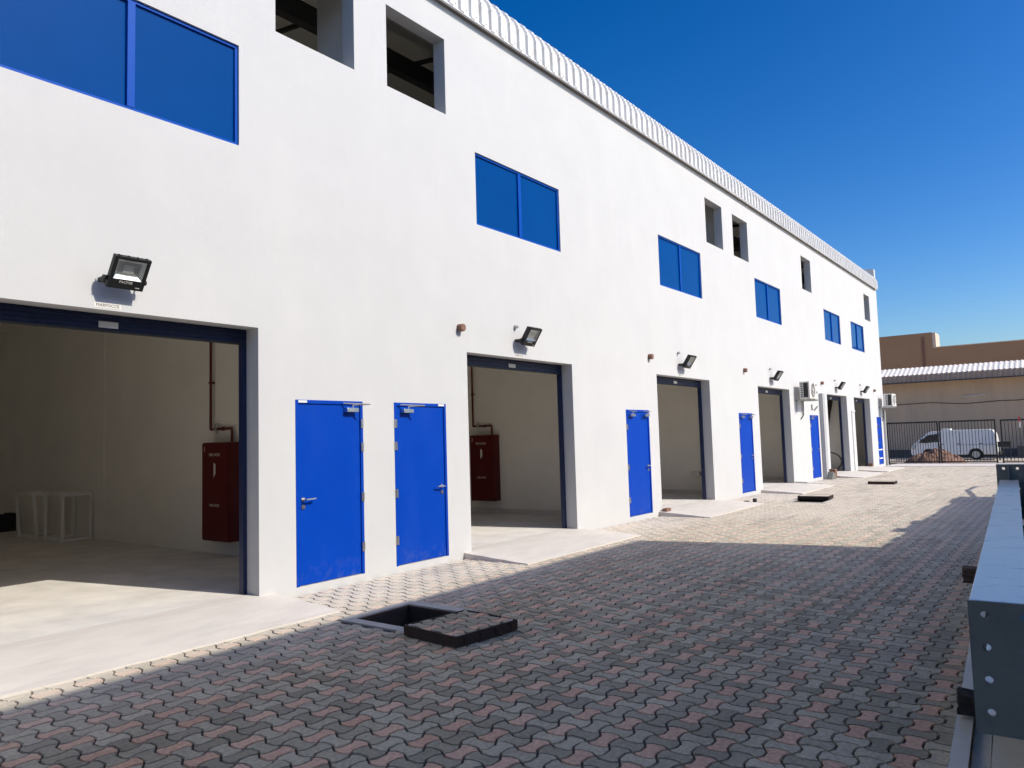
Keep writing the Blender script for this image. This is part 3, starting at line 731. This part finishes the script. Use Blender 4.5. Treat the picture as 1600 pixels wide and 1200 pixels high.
def table_frame(x0, x1, y0, y1, H, label, lean):
    t = thing('table_frame', label, 'table frame', (0, 0, 0), 'white bare table frames')
    r = 0.031; z0 = FLOOR
    for sx, x in ((0, x0), (1, x1)):
        for sy, y in ((0, y0), (1, y1)):
            MB().cyl((x, y, z0), (x - lean, y + lean, H), r, 4).build('leg', 'white_metal', t)
    for z, l in ((z0 + 0.025, 0), (H - 0.02, lean)):
        for y in (y0 + l, y1 + l): MB().box(x0 - l - .02, x1 - l + .02, y - .022, y + .022, z - .022, z + .022).build('rail', 'white_metal', t)
        for x in (x0 - l, x1 - l): MB().box(x - .022, x + .022, y0 + l + .024, y1 + l - .024, z - .0215, z + .0215).build('rail', 'white_metal', t)
table_frame(5.92, 6.40, 7.42, 8.12, 0.93, 'white metal table frame standing against the wall corner in the nearest unit', 0.0)
table_frame(5.90, 6.36, 8.42, 9.22, 0.93, 'leaning white metal table frame behind the other, left one', 0.05)
lb = MB().box(5.95, 6.42, 7.50, 7.53, 0.9305, 0.955).box(5.95, 5.98, 7.531, 8.1, 0.9305, 0.955).build('loose_bar', 'white_metal'); tag(lb, 'loose white angle bars lying on top of the table frame', 'metal bar')
bb = thing('tool_box', 'black box on the floor at the far left inside the nearest unit', 'box')
MB().box(6.02, 6.34, 10.6, 10.95, FLOOR, 0.40).build('body', 'black_paint', bb, bevel=0.01)
MB().box(6.02, 6.16, 10.62, 10.93, 0.4005, 0.44).build('lid', 'black_paint', bb, bevel=0.008)
MB().box(6.22, 6.34, 10.62, 10.93, 0.4005, 0.455).build('lid', 'black_paint', bb, bevel=0.008)
sk = MB().box(18.9, 19.049, 1.0, 1.25, 0.55, 0.68).build('socket_box', 'print_white', None, bevel=0.005); tag(sk, 'small pale socket box on the wall inside the third unit', 'socket')
pl = MB().prism([(1.2, FLOOR), (1.45, FLOOR), (0.75, 2.95), (0.60, 2.95)], 'x', 31.30, 31.45).build('plank', 'old_timber'); tag(pl, 'dark plank leaning against the wall inside the fifth unit', 'plank')
ho = MB(); 
for k in range(3):
    ho.tube([(31.0 - k * .06, 0.75 + 0.45 * math.cos(a), 0.45 + 0.36 * math.sin(a)) for a in [math.pi * 2 * i / 18 for i in range(19)]], 0.018, 6)
ho = ho.build('hose', 'rubber'); tag(ho, 'coiled black hose just inside the fifth shutter', 'hose')

# ================================================================== manholes
MN = ['open square manhole with grey concrete collar in the foreground paving', 'open manhole in the sunlit paving before the fourth ramp', 'open manhole farthest off, right of the fifth ramp']
CN = ['rusty paver filled manhole cover lying beside the foreground manhole', 'paver filled manhole cover propped beside the middle manhole', 'manhole cover lifted at the farthest manhole']
COV = [((4.63, -2.96), (4.70, -2.30), 0.735, 0.085, 0), ((18.95, -2.21), (18.9, -1.5), 0.62, 0.085, 1), ((24.75, -2.6), (24.75, -1.88), 0.5, 0.08, 2)]
for k, (a, b, c, d) in enumerate(PIT):
    t = thing('manhole', MN[k], 'manhole', (0, 0, 0), 'open manholes in the yard')
    w = 0.115
    for e in ((a - w, b + w, c - w, c), (a - w, b + w, d, d + w), (a - w, a, c, d), (b, b + w, c, d)):
        MB().box(e[0], e[1], e[2], e[3], -0.10, 0.009 + 0.0004 * random.random()).build('collar', 'collar_concrete', t, bevel=0.006)
    for e in ((a, a + .03, c, d), (b - .03, b, c, d), (a + .03, b - .03, c, c + .03), (a + .03, b - .03, d - .03, d)):
        MB().box(*e, -1.3, -0.03).build('shaft_wall', 'pit_dark', t)
        MB().box(e[0] + .002, e[1] - .002, e[2] + .002, e[3] - .002, -0.0295, -0.004).build('seat_frame', 'rust_iron', t)
    MB().box(a + .03, b - .03, c + .03, d - .03, -1.35, -1.3).build('shaft_floor', 'pit_dark', t)
    for q in range(3): MB().box(a + .03, b - .03, d - .06, d - .031, -0.3 - q * 0.32, -0.285 - q * 0.32).build('step_iron', 'rust_iron', t)

def cover(k, p0, p1, L, th, z0, label, tilt=0):
    p0, p1 = Vector((*p0, 0)), Vector((*p1, 0)); ey = (p1 - p0).normalized(); ex = Vector((ey.y, -ey.x, 0)); Wd = (p1 - p0).length
    t = thing('manhole_cover', label, 'manhole cover', (p0.x, p0.y, z0), 'lifted manhole covers')
    t.rotation_euler = (0, 0, math.atan2(ex.y, ex.x))
    tr = MB().box(0, L, 0, Wd, 0, th - 0.03).build('tray', 'rust_iron', t)
    f = MB(); e = 0.012
    f.box(0.0005, L - .0005, 0.0005, e, th - .03, th).box(0.0005, L - .0005, Wd - e, Wd - .0005, th - .03, th).box(.0005, e, e, Wd - e, th - .03, th).box(L - e, L - .0005, e, Wd - e, th - .03, th)
    f.build('rim', 'rust_iron', t)
    for q in range(4):
        MB().cyl((L * (q + .5) / 4, -0.004, th * .2), (L * (q + .5) / 4, -0.004, th * .8), 0.006, 6).build('weld_bead', 'rust_iron', t)
    for xx in (0.04, L - 0.04):
        for yy in (0.04, Wd - 0.04): MB().cyl((xx, yy, th - .03), (xx, yy, th + 0.002), 0.016, 8).build('lifting_eye', 'steel_dull', t)
    # set pavers, the ones at the rim cut to it
    n = int(L / S) ; ox, oy = (L - n * S) / 2 + S / 2, (Wd - int(Wd / S) * S) / 2 + S / 2
    for i in range(-1, n + 1):
        for j in range(-1, int(Wd / S) + 1):
            cx, cy = ox + i * S, oy + j * S
            orient = (i + j) % 2; tint = 1.0 if (i % 2 == 0 and j % 2 == 0) else 0.0
            pts = []
            for (x, y, z) in TEMPL[orient]: pts.append((min(L - e - .004, max(e + .004, cx + x)), min(Wd - e - .004, max(e + .004, cy + y)), th - 0.002 + z))
            ar = 0
            for q in range(12): ar += pts[q][0] * pts[(q + 1) % 12][1] - pts[(q + 1) % 12][0] * pts[q][1]
            if abs(ar) < 0.004: continue
            me = bpy.data.meshes.new('paver'); me.from_pydata(pts, [], TF); me.update()
            at = me.attributes.new('shade', 'FLOAT', 'FACE'); at.data.foreach_set('value', [random.uniform(0, .45)] * 13)
            at = me.attributes.new('tint', 'FLOAT', 'FACE'); at.data.foreach_set('value', [tint] * 13)
            me.materials.append(MATS['paver'])
            o = bpy.data.objects.new('paver', me); COL.objects.link(o); o.parent = t
    MB().box(e, L - e, e, Wd - e, th - .0299, th - 0.0075).build('bedding', 'bed_sand', t)
    return t
for k, (p0, p1, L, th, _) in enumerate(COV): cover(k, p0, p1, L, th, 0.012, CN[k])

# ================================================================== steel sections in the right foreground
def steel():
    y0n, y0f, xn, xf, zt = -6.672, -6.215, 3.55, 11.65, 0.965
    ang = math.atan2(y0f - y0n, xf - xn); L = (xf - xn) / math.cos(ang)
    t = thing('steel_beam', 'grey primed steel beam with bolted end plate in the right foreground', 'steel beam', (xn, y0n, 0))
    t.rotation_euler = (0, 0, ang)
    fwid = 0.205
    MB().box(0.02, L, -fwid, 0.0, zt - 0.016, zt).build('top_flange', 'primer_grey', t, bevel=0.002)
    MB().box(0.02, L, -fwid, 0.0, 0.47, 0.486).build('bottom_flange', 'primer_grey', t, bevel=0.002)
    MB().box(0.02, L, -fwid / 2 - .006, -fwid / 2 + .006, 0.486, zt - 0.016).build('web', 'plate_slate', t)
    P = lambda u, v, q: (q, -u, v)
    hs = [(0.052, z) for z in (0.918, 0.792, 0.666, 0.54)] + [(0.182, z) for z in (0.918, 0.792, 0.666, 0.54)]
    hole_plate(-0.004, 0.300, 0.455, zt + 0.006, hs, 0.0150, 0.0, 0.0199, P).build('end_plate', 'plate_slate', t, fix=True)
    hs2 = [(0.05, 1.11), (0.20, 1.11)] + [(0.05, .85), (.2, .85), (.05, .6), (.2, .6)]
    hole_plate(-0.03, 0.29, 0.46, 1.165, hs2, 0.017, L + .0003, L + 0.02, P).build('end_plate', 'plate_slate', t)
    MB().add([(L - 0.16, -fwid / 2 - .005, zt + .0005), (L, -fwid / 2 - .005, zt + .0005), (L, -fwid / 2 - .005, 1.16), (L - 0.16, -fwid / 2 + .005, zt + .0005), (L, -fwid / 2 + .005, zt + .0005), (L, -fwid / 2 + .005, 1.16)],
             [(0, 1, 2), (3, 5, 4), (0, 3, 4, 1), (1, 4, 5, 2), (2, 5, 3, 0)]).build('stiffener', 'plate_slate', t)
    # a second, darker section behind it
    t2 = thing('steel_beam', 'dark steel section lying behind the grey primed beam at the right edge', 'steel beam', (xn, y0n, 0)); t2.rotation_euler = (0, 0, ang)
    MB().box(0.5, L + 0.4, -0.60, -0.30, 0.80, 0.815).build('top_flange', 'plate_slate', t2)
    MB().box(0.5, L + 0.4, -0.60, -0.30, 0.47, 0.485).build('bottom_flange', 'plate_slate', t2)
    MB().box(0.5, L + 0.4, -0.456, -0.444, 0.485, 0.80).build('web', 'plate_slate', t2)
    for x in (5.0, 5.9, 6.8): MB().cyl((x, -0.33, 0.815), (x, -0.33, 0.84), 0.02, 6).build('bolt', 'steel', t2)
    # thin sections on the ground
    tt = [(0.155, 0.075, 0.105, 'light grey steel channel nearest the paving under the big beam'), (0.075, -0.005, 0.062, 'dull grey steel channel under the big beam, second from the paving'), (-0.01, -0.16, 0.125, 'wide pale steel channel on the ground under the beam end plate'), (-0.17, -0.32, 0.11, 'steel channel at the very right edge on the ground')]
    for k, (a, b, z, l) in enumerate(tt):
        c = thing('steel_channel', l, 'steel channel', (xn, y0n, 0), 'steel channels on the ground'); c.rotation_euler = (0, 0, ang + R((0.35, .2, -.1, 0)[k]))
        x0, x1 = -1.2, 4.9 + k * 0.5
        MB().box(x0, x1, b + .001, a - .001, z - 0.004, z).build('flange', 'purlin_grey', c)
        MB().box(x0, x1, a - 0.005, a - .001, 0.004, z - 0.0041).build('web', 'purlin_grey', c)
        MB().box(x0, x1, b + .001, a - .0055, 0.003, 0.007).build('flange', 'purlin_grey', c)
    def log(x, y, l, w, h, z, label, ma, rz):
        bm = bmesh.new(); bmesh.ops.create_cube(bm, size=1); bmesh.ops.subdivide_edges(bm, edges=bm.edges, cuts=5, use_grid_fill=True)
        rn = random.Random(int(x * 100))
        for v in bm.verts: v.co = Vector((v.co.x * w, v.co.y * l, v.co.z * h)) + Vector([rn.uniform(-.008, .008) for _ in range(3)])
        me = bpy.data.meshes.new('timber_block'); bm.to_mesh(me); bm.free(); me.materials.append(MATS[ma])
        o = bpy.data.objects.new('timber_block', me); COL.objects.link(o); o.location = (x, y, z + h / 2); o.rotation_euler = (0, 0, rz)
        tag(o, label, 'timber block', 'timber blocks under the beam')
    log(4.82, -6.68, 0.46, 0.14, 0.10, 0.128, 'dark splintered timber block on the channels beside the end plate', 'old_timber', ang)
    log(4.80, -6.72, 0.34, 0.13, 0.235, 0.233, 'dark timber packing under the near end of the beam', 'old_timber', ang + .05)
    log(7.55, -6.50, 0.60, 0.13, 0.12, 0.348, 'reddish timber bearer sticking out left from under the beam', 'timber', ang)
    log(7.55, -6.52, 0.34, 0.13, 0.22, 0.126, 'timber packing below the reddish bearer', 'old_timber', ang)
    log(10.9, -6.45, 0.42, 0.16, 0.46, 0.004, 'dark timber stack under the far end of the beam', 'old_timber', ang)
steel()

# ================================================================== small things on the ground
for k, (x, y, sx, sy, sz) in enumerate(((17.6, -0.62, .16, .10, .06), (17.95, -0.72, .10, .08, .09))):
    o = MB().box(x, x + sx, y - sy, y, 0.003, sz).build('rubble_lump', 'print_dark', None, bevel=0.015)
    tag(o, ['flat dark lump on the sunlit paving between the third and fourth ramps', 'smaller upright dark lump beside the flat one between ramps'][k], 'stone')
o = MB().box(14.47, 14.69, -0.14, -0.04, 0.0815, 0.145).build('brick', 'brown_clay', None, bevel=0.006); tag(o, 'single brown brick at the corner of the third ramp', 'brick')
st = thing('paver_stack', 'stack of reddish pavers beside the fifth ramp', 'paver stack', (27.72, -0.16, 0))
for k in range(5): MB().box(-0.12 + .01 * (k % 2), 0.12 + .01 * (k % 2), -0.1, 0.1, 0.003 + k * 0.065, 0.065 + k * 0.065).build('block', 'brown_clay', st, bevel=0.006)
o = MB().tube([(23.72, -0.03, 0.112), (23.78, -0.35, 0.10), (24.45, -0.52, 0.05), (24.55, -0.60, 0.03)], 0.022, 8).build('loose_pipe', 'grey_plastic'); tag(o, 'bent grey pipe lying on the corner of the fourth ramp', 'pipe')
o = MB().prism([(26.95, 0.0), (27.5, 0.0), (27.3, 0.22), (27.15, 0.26)], 'y', -0.32, -0.14).build('rubble_lump', 'plate_slate', None, bevel=0.02); tag(o, 'dark grey lump at the foot of the grey trunking', 'stone')
o = MB().box(34.7, 34.9, -0.02, 0.14, FLOOR + .001, 0.22).build('brick', 'brown_clay', None, bevel=0.006); tag(o, 'brown brick standing in the last shutter opening', 'brick')
# paler patch edges where the yard meets the concrete threshold before the fence
o = MB().box(36.6, 39.4, -7.6, -0.2, 0.002, 0.018).build('concrete_strip', 'ramp_concrete'); tag(o, 'pale concrete strip across the yard before the fence', kind='structure')

# ================================================================== fence and gate
XF = 39.5
def gate(y0, y1, z0, z1, label, name='metal_gate', gap=0.105):
    t = thing(name, label, 'fence', (XF, 0, 0))
    r = 0.03
    for y in (y0, y1): MB().box(-r, r, y - r, y + r, z0, z1).build('post', 'black_paint', t)
    MB().box(-.024, .024, y1 + r, y0 - r, z1 - 0.07, z1 - .0005).build('rail', 'black_paint', t)
    MB().box(-.024, .024, y1 + r, y0 - r, z0 + .03, z0 + 0.075).build('rail', 'black_paint', t)
    n = int((y0 - y1) / gap)
    for k in range(1, n):
        y = y0 + (y1 - y0) * k / n; MB().box(-.008, .008, y - .011, y + .011, z0 + .075, z1 - 0.07).build('bar', 'black_paint', t)
    return t
gate(0.21, -1.90, 0.03, 1.95, 'black barred gate leaf nearest the white warehouse corner')
gate(-1.99, -4.14, 0.03, 1.95, 'black barred gate leaf in front of the white van', gap=0.125)
gate(-4.37, -9.5, 0.03, 1.93, 'black barred fence panel at the right edge behind the beam', 'metal_fence', gap=0.135)
tp = MB().box(XF - .05, XF - .03, -5.08, -5.03, 1.80, 2.03).build('barrier_tape', 'tape_red'); tag(tp, 'red tape end tied to the fence top at the right', 'tape')
tp2 = MB().box(XF - .05, XF - .03, -5.10, -5.04, 1.55, 1.7995).build('tape_tail', 'print_white', tp)
o = MB().box(XF - 0.14, XF + 0.14, -12, 0.3, -0.2, 0.028).build('kerb', 'brown_clay'); tag(o, 'low reddish kerb under the black fence', kind='structure')

def pile():
    bm = bmesh.new(); bmesh.ops.create_grid(bm, x_segments=60, y_segments=70, size=1)
    rn = random.Random(3)
    from mathutils import noise
    for v in bm.verts:
        x, y = v.co.x, v.co.y
        rr = math.sqrt((x / 0.95) ** 2 + (y / 0.97) ** 2)
        h = max(0, 1 - rr ** 1.6)
        n = noise.fractal(Vector((x * 3, y * 3, 1.3)), 1.0, 2.0, 4)
        lump = noise.noise(Vector((x * 9, y * 9, 4))) * 0.16
        v.co = Vector((x * 1.0, y * 1.42, h ** 0.7 * 0.64 * (1 + 0.35 * n + lump) - 0.03))
    me = bpy.data.meshes.new('rubble_pile'); bm.to_mesh(me); bm.free(); me.materials.append(MATS['rubble'])
    o = bpy.data.objects.new('rubble_pile', me); COL.objects.link(o); o.location = (41.6, -1.42, -0.08)
    tag(o, 'heap of reddish earth and rubble behind the gate, before the van', 'rubble', kind='stuff')
pile()

# ================================================================== van
def van():
    GZ = -0.44
    t = thing('van', 'white panel van parked side on behind the black gate', 'van', (56.0, 0, GZ))
    # side profile (y forward = left, z above ground); half width per point
    prof = [(1.74, 0.30, .80), (1.78, 0.50, .80), (1.76, 0.72, .82), (1.66, 0.98, .82), (1.46, 1.16, .82), (0.80, 1.74, .70), (0.55, 1.83, .68), (-0.6, 1.89, .68), (-2.6, 1.90, .68), (-2.86, 1.84, .68), (-2.98, 1.55, .73), (-3.05, 0.95, .82), (-3.07, 0.32, .82)]
    def wheel_arch(yc, r):
        return [(yc - r * math.cos(a), 0.33 + r * math.sin(a)) for a in [math.pi * i / 10 for i in range(11)]]
    # arches cut into the lower edge
    lower = []
    for yc in (-1.86, 0.72):
        for (y, z) in wheel_arch(yc, 0.40): lower.append((y, max(0.30, z), .82))
    pts = prof + lower
    n = len(pts); mb = MB()
    mb.v = [(-w, y, z) for y, z, w in pts] + [(w, y, z) for y, z, w in pts]
    mb.f = [tuple(range(n)), tuple(reversed(range(n, 2 * n)))] + [(i, n + i, n + (i + 1) % n, (i + 1) % n) for i in range(n)]
    me_o = mb.build('body', 'van_paint', t, bevel=0.035, seg=3)
    tri = me_o.modifiers.new('tri', 'TRIANGULATE')
    def side(poly, name, ma, off=0.012, parent=t):
        def X(z):
            w = .82 if z < 1.0 else .82 - (z - 1.0) / 0.8 * 0.13
            return -(w + off)
        vs = [(X(z), y, z) for y, z in poly] + [(X(z) + 0.008, y, z) for y, z in poly]; q = len(poly)
        return MB().add(vs, [tuple(range(q)), tuple(reversed(range(q, 2 * q)))] + [(i, q + i, q + (i + 1) % q, (i + 1) % q) for i in range(q)]).build(name, ma, parent)
    side([(1.30, 1.13), (0.76, 1.60), (0.16, 1.66), (0.16, 1.16), (0.9, 1.10)], 'side_window', 'dark_glass', 0.014)
    ws = MB().add([(-.66, 1.485, 1.17), (.66, 1.485, 1.17), (.58, 0.87, 1.72), (-.58, 0.87, 1.72)], [(0, 1, 2, 3)]); ws.build('windscreen', 'dark_glass', t)
    side([(-0.9, 0.955), (-3.0, 0.955), (-3.0, 0.940), (-0.9, 0.940)], 'waist_line', 'dark_steel', 0.010)
    side([(0.10, 1.70), (0.085, 1.70), (0.085, 0.42), (0.10, 0.42)], 'door_seam', 'dark_steel', 0.010)
    side([(-1.05, 1.72), (-1.065, 1.72), (-1.065, 0.42), (-1.05, 0.42)], 'door_seam', 'dark_steel', 0.010)
    for y in (0.0, -0.9, -2.1): side([(y, 1.03), (y - 0.14, 1.03), (y - 0.14, 0.99), (y, 0.99)], 'handle', 'rubber', 0.03)
    mr = MB().box(-1.06, -0.86, 1.02, 1.14, 1.12, 1.36).build('mirror', 'rubber', t, bevel=0.02)
    MB().box(-0.45, 0.45, -0.52, -0.02, 1.885, 2.0).build('roof_vent', 'van_paint', t, bevel=0.03)
    MB().box(-0.80, 0.80, 1.70, 1.80, 0.26, 0.44).build('front_bumper', 'rubber', t, bevel=0.02)
    MB().box(-0.80, 0.80, -3.14, -3.04, 0.30, 0.50).build('rear_bumper', 'rubber', t, bevel=0.02)
    side([(1.70, 0.72), (1.52, 1.0), (1.40, 0.98), (1.52, 0.72)], 'headlight', 'grey_plastic', 0.016)
    side([(-2.92, 1.5), (-3.0, 1.1), (-3.03, 0.8), (-2.96, 0.8)], 'tail_light', 'tape_red', 0.016)
    MB().box(-0.76, 0.76, -3.0, 1.7, 0.20, 0.34).build('underbody', 'rubber', t)
    for yc in (-1.86, 0.72):
        for s_ in (-1, 1):
            w = MB().cyl((s_ * 0.80, yc, 0.335), (s_ * 0.60, yc, 0.335), 0.335, 24).build('wheel', 'rubber', t, bevel=0.02)
            MB().cyl((s_ * 0.806, yc, 0.335), (s_ * 0.78, yc, 0.335), 0.21, 20).cyl((s_ * 0.82, yc, 0.335), (s_ * 0.80, yc, 0.335), 0.07, 12).build('rim', 'steel_dull', w)
van()
# cart behind the van
ct = thing('generator_cart', 'dark box on a stand right behind the white van', 'cart', (54.5, -3.45, -0.44))
MB().box(-0.3, 0.3, -0.33, 0.33, 0.80, 1.08).build('box', 'black_paint', ct, bevel=0.03)
MB().box(-0.32, 0.32, -0.36, 0.36, 1.0805, 1.12).build('lid', 'black_paint', ct)
for sx in (-1, 1):
    for sy in (-1, 1): MB().cyl((sx * .26, sy * .28, 0), (sx * .26, sy * .28, 0.8), 0.02, 6).build('leg', 'black_paint', ct)
lw = MB().box(58.2, 58.5, -14, -3.9, -0.44, 0.30).build('low_wall', 'far_plinth'); tag(lw, 'low dark grey wall right of the van', 'wall')

# ================================================================== buildings beyond the fence
FB = thing('concrete_warehouse', 'tan concrete shed with pale ribbed awning beyond the fence', 'warehouse', (60, 0, 0))
MB().box(0, 14, -40, 32, -0.6, 5.3).build('wall', 'far_wall', FB)
MB().box(-0.06, -0.002, -40, 32, -0.6, 0.12).build('plinth', 'far_plinth', FB)
def awning():
    mb = MB(); pitch = 0.30; y = -40; rows = [(-1.25, 5.33), (-0.9, 5.43), (0.6, 5.98)]
    ys = []
    while y < 32:
        for dy, h in ((0, 0), (.12, 0), (.15, .035), (.25, .035), (.28, 0)): ys.append((y + dy, h))
        y += pitch
    for yy, h in ys:
        for x, z in rows: mb.v.append((x, yy, z + h))
    for i in range(len(ys) - 1):
        for j in range(2): mb.f.append((i * 3 + j, i * 3 + j + 1, (i + 1) * 3 + j + 1, (i + 1) * 3 + j))
    mb.build('awning', 'awning_sheet', FB)
    mv = MB()
    for yy, h in ys: mv.v += [(-1.26 - h, yy, 5.35 + h), (-1.26 - h, yy, 4.87)]
    for i in range(len(ys) - 1): mv.f.append((i * 2, i * 2 + 1, (i + 1) * 2 + 1, (i + 1) * 2))
    mv.build('valance', 'awning_valance', FB)
    MB().box(-1.32, -1.0, -40, 32, 4.81, 4.869).build('eave_beam', 'dark_steel', FB)
    MB().box(-1.2, 0, -40, 32, 4.875, 4.91).build('soffit', 'awning_valance', FB)
awning()
pts = []
for k in range(41):
    y = 20 - k * 1.0; pts.append((-0.05, y, 3.30 + 0.012 * abs(y) + 0.12 * math.sin(y * 0.55) + 0.05 * math.sin(y * 1.7) - y * 0.02))
MB().tube(pts, 0.022, 5).build('wall_cable', 'black_paint', FB)
MB().cyl((-0.08, -0.9, 3.72), (-0.08, -2.25, 3.80), 0.035, 8).build('tube_lamp', 'print_white', FB)
BB = thing('brown_building', 'brown rendered building rising behind the tan shed', 'building', (75, 0, 0))
MB().box(0, 16, -11.2, 40, -0.5, 8.65).build('wall', 'brown_wall', BB)
MB().box(0.02, 2.4, 2.65, 40, 8.6505, 10.05).build('tower', 'brown_wall', BB)
MB().box(0.0, 2.4, 2.40, 2.6495, 8.6505, 10.0).build('tower_side', 'cream_wall', BB)
MB().box(-0.04, -0.002, 3.3, 3.5, 0, 9.7).build('downpipe', 'brown_clay', BB)
MB().box(-0.05, 0.1, -11.2, 2.39, 8.6505, 8.72).build('coping', 'cream_wall', BB)
MB().cyl((0.5, -8.3, 8.6), (0.5, -8.3, 9.15), 0.14, 10).cyl((0.5, -8.25, 9.15), (0.5, -8.9, 9.3), 0.18, 10).build('roof_vent', 'dark_steel', BB)
MB().box(0.2, 3, -14.5, -11.21, -0.5, 8.9).build('side_wing', 'cream_wall', BB)

# ================================================================== the building across the yard (it throws the yard shadow)
OP = thing('opposite_warehouse', 'white warehouse across the yard, behind the camera, shading the paving', 'warehouse')
YB = -11.6; H = 0.86 * (-1.31 - YB); XO = 13.2
og = [(-20 + 6.3 * k, -17.1 + 6.3 * k) for k in range(6) if -17.1 + 6.3 * k < XO - .3]
holed(-30, XO, -0.1, H, YB - 0.22, YB, [(a, b, 0.09, 2.95) for a, b in og] + [(a, b, 4.9, 6.0) for a, b in og]).build('wall', 'opposite_render', OP)
MB().box(-30, XO - .0015, -22, YB - 0.221, -0.1, H - 0.15).build('side_wall', 'opposite_render', OP)
for a, b in og:
    MB().box(a, b, YB - 0.16, YB - 0.12, 0.09, 2.95).build('roller_shutter', 'shutter_blue', OP)
    MB().box(a, b, YB - 0.12, YB - 0.08, 4.9, 6.0).build('window', 'window_glass', OP)
# added crate shapes, out of view, uneven to cast the jagged yard shadow
cl = ['tallest timber crate stored across the yard', 'low timber crate stored across the yard', 'wide timber crate stored across the yard', 'timber crate at the far end of the stored row', 'short timber crate between the stored ones']
for k, (x0, x1, h, yf) in enumerate(((11.7, 14.2, 2.50, -7.75), (14.21, 16.6, 2.62, -7.78), (16.61, 19.1, 2.48, -7.70), (19.11, 21.5, 2.52, -7.72), (21.51, 25.0, 2.12, -7.9))):
    t = thing('timber_crate', cl[k], 'crate', (0, 0, 0), 'timber crates stored across the yard')
    MB().box(x0 + .03, x1 - .03, yf - 1.6, yf - .03, 0.0, h - .04).build('core', 'timber', t)
    nb = 7
    for q in range(nb): MB().box(x0, x1, yf - .03, yf, 0.02 + q * (h - .1) / nb, (q + .86) * (h - .1) / nb).build('board', 'timber', t)
    for q in range(4):
        xx = x0 + (x1 - x0) * (q + .5) / 4; MB().box(xx - .29, xx + .29, yf - 1.6, yf + random.uniform(-.02, .12), h - .04, h + random.uniform(0, .09)).build('top_board', 'timber', t)
rl = MB().tube([(21.3, -7.7, 2.3), (23.6, -7.7, 2.62), (25.2, -7.75, 2.62), (25.6, -7.85, 2.45), (25.7, -7.9, 0.0)], 0.045, 8).build('pipe_rail', 'steel_dull'); tag(rl, 'bent pipe rail at the end of the stored crates', 'rail')
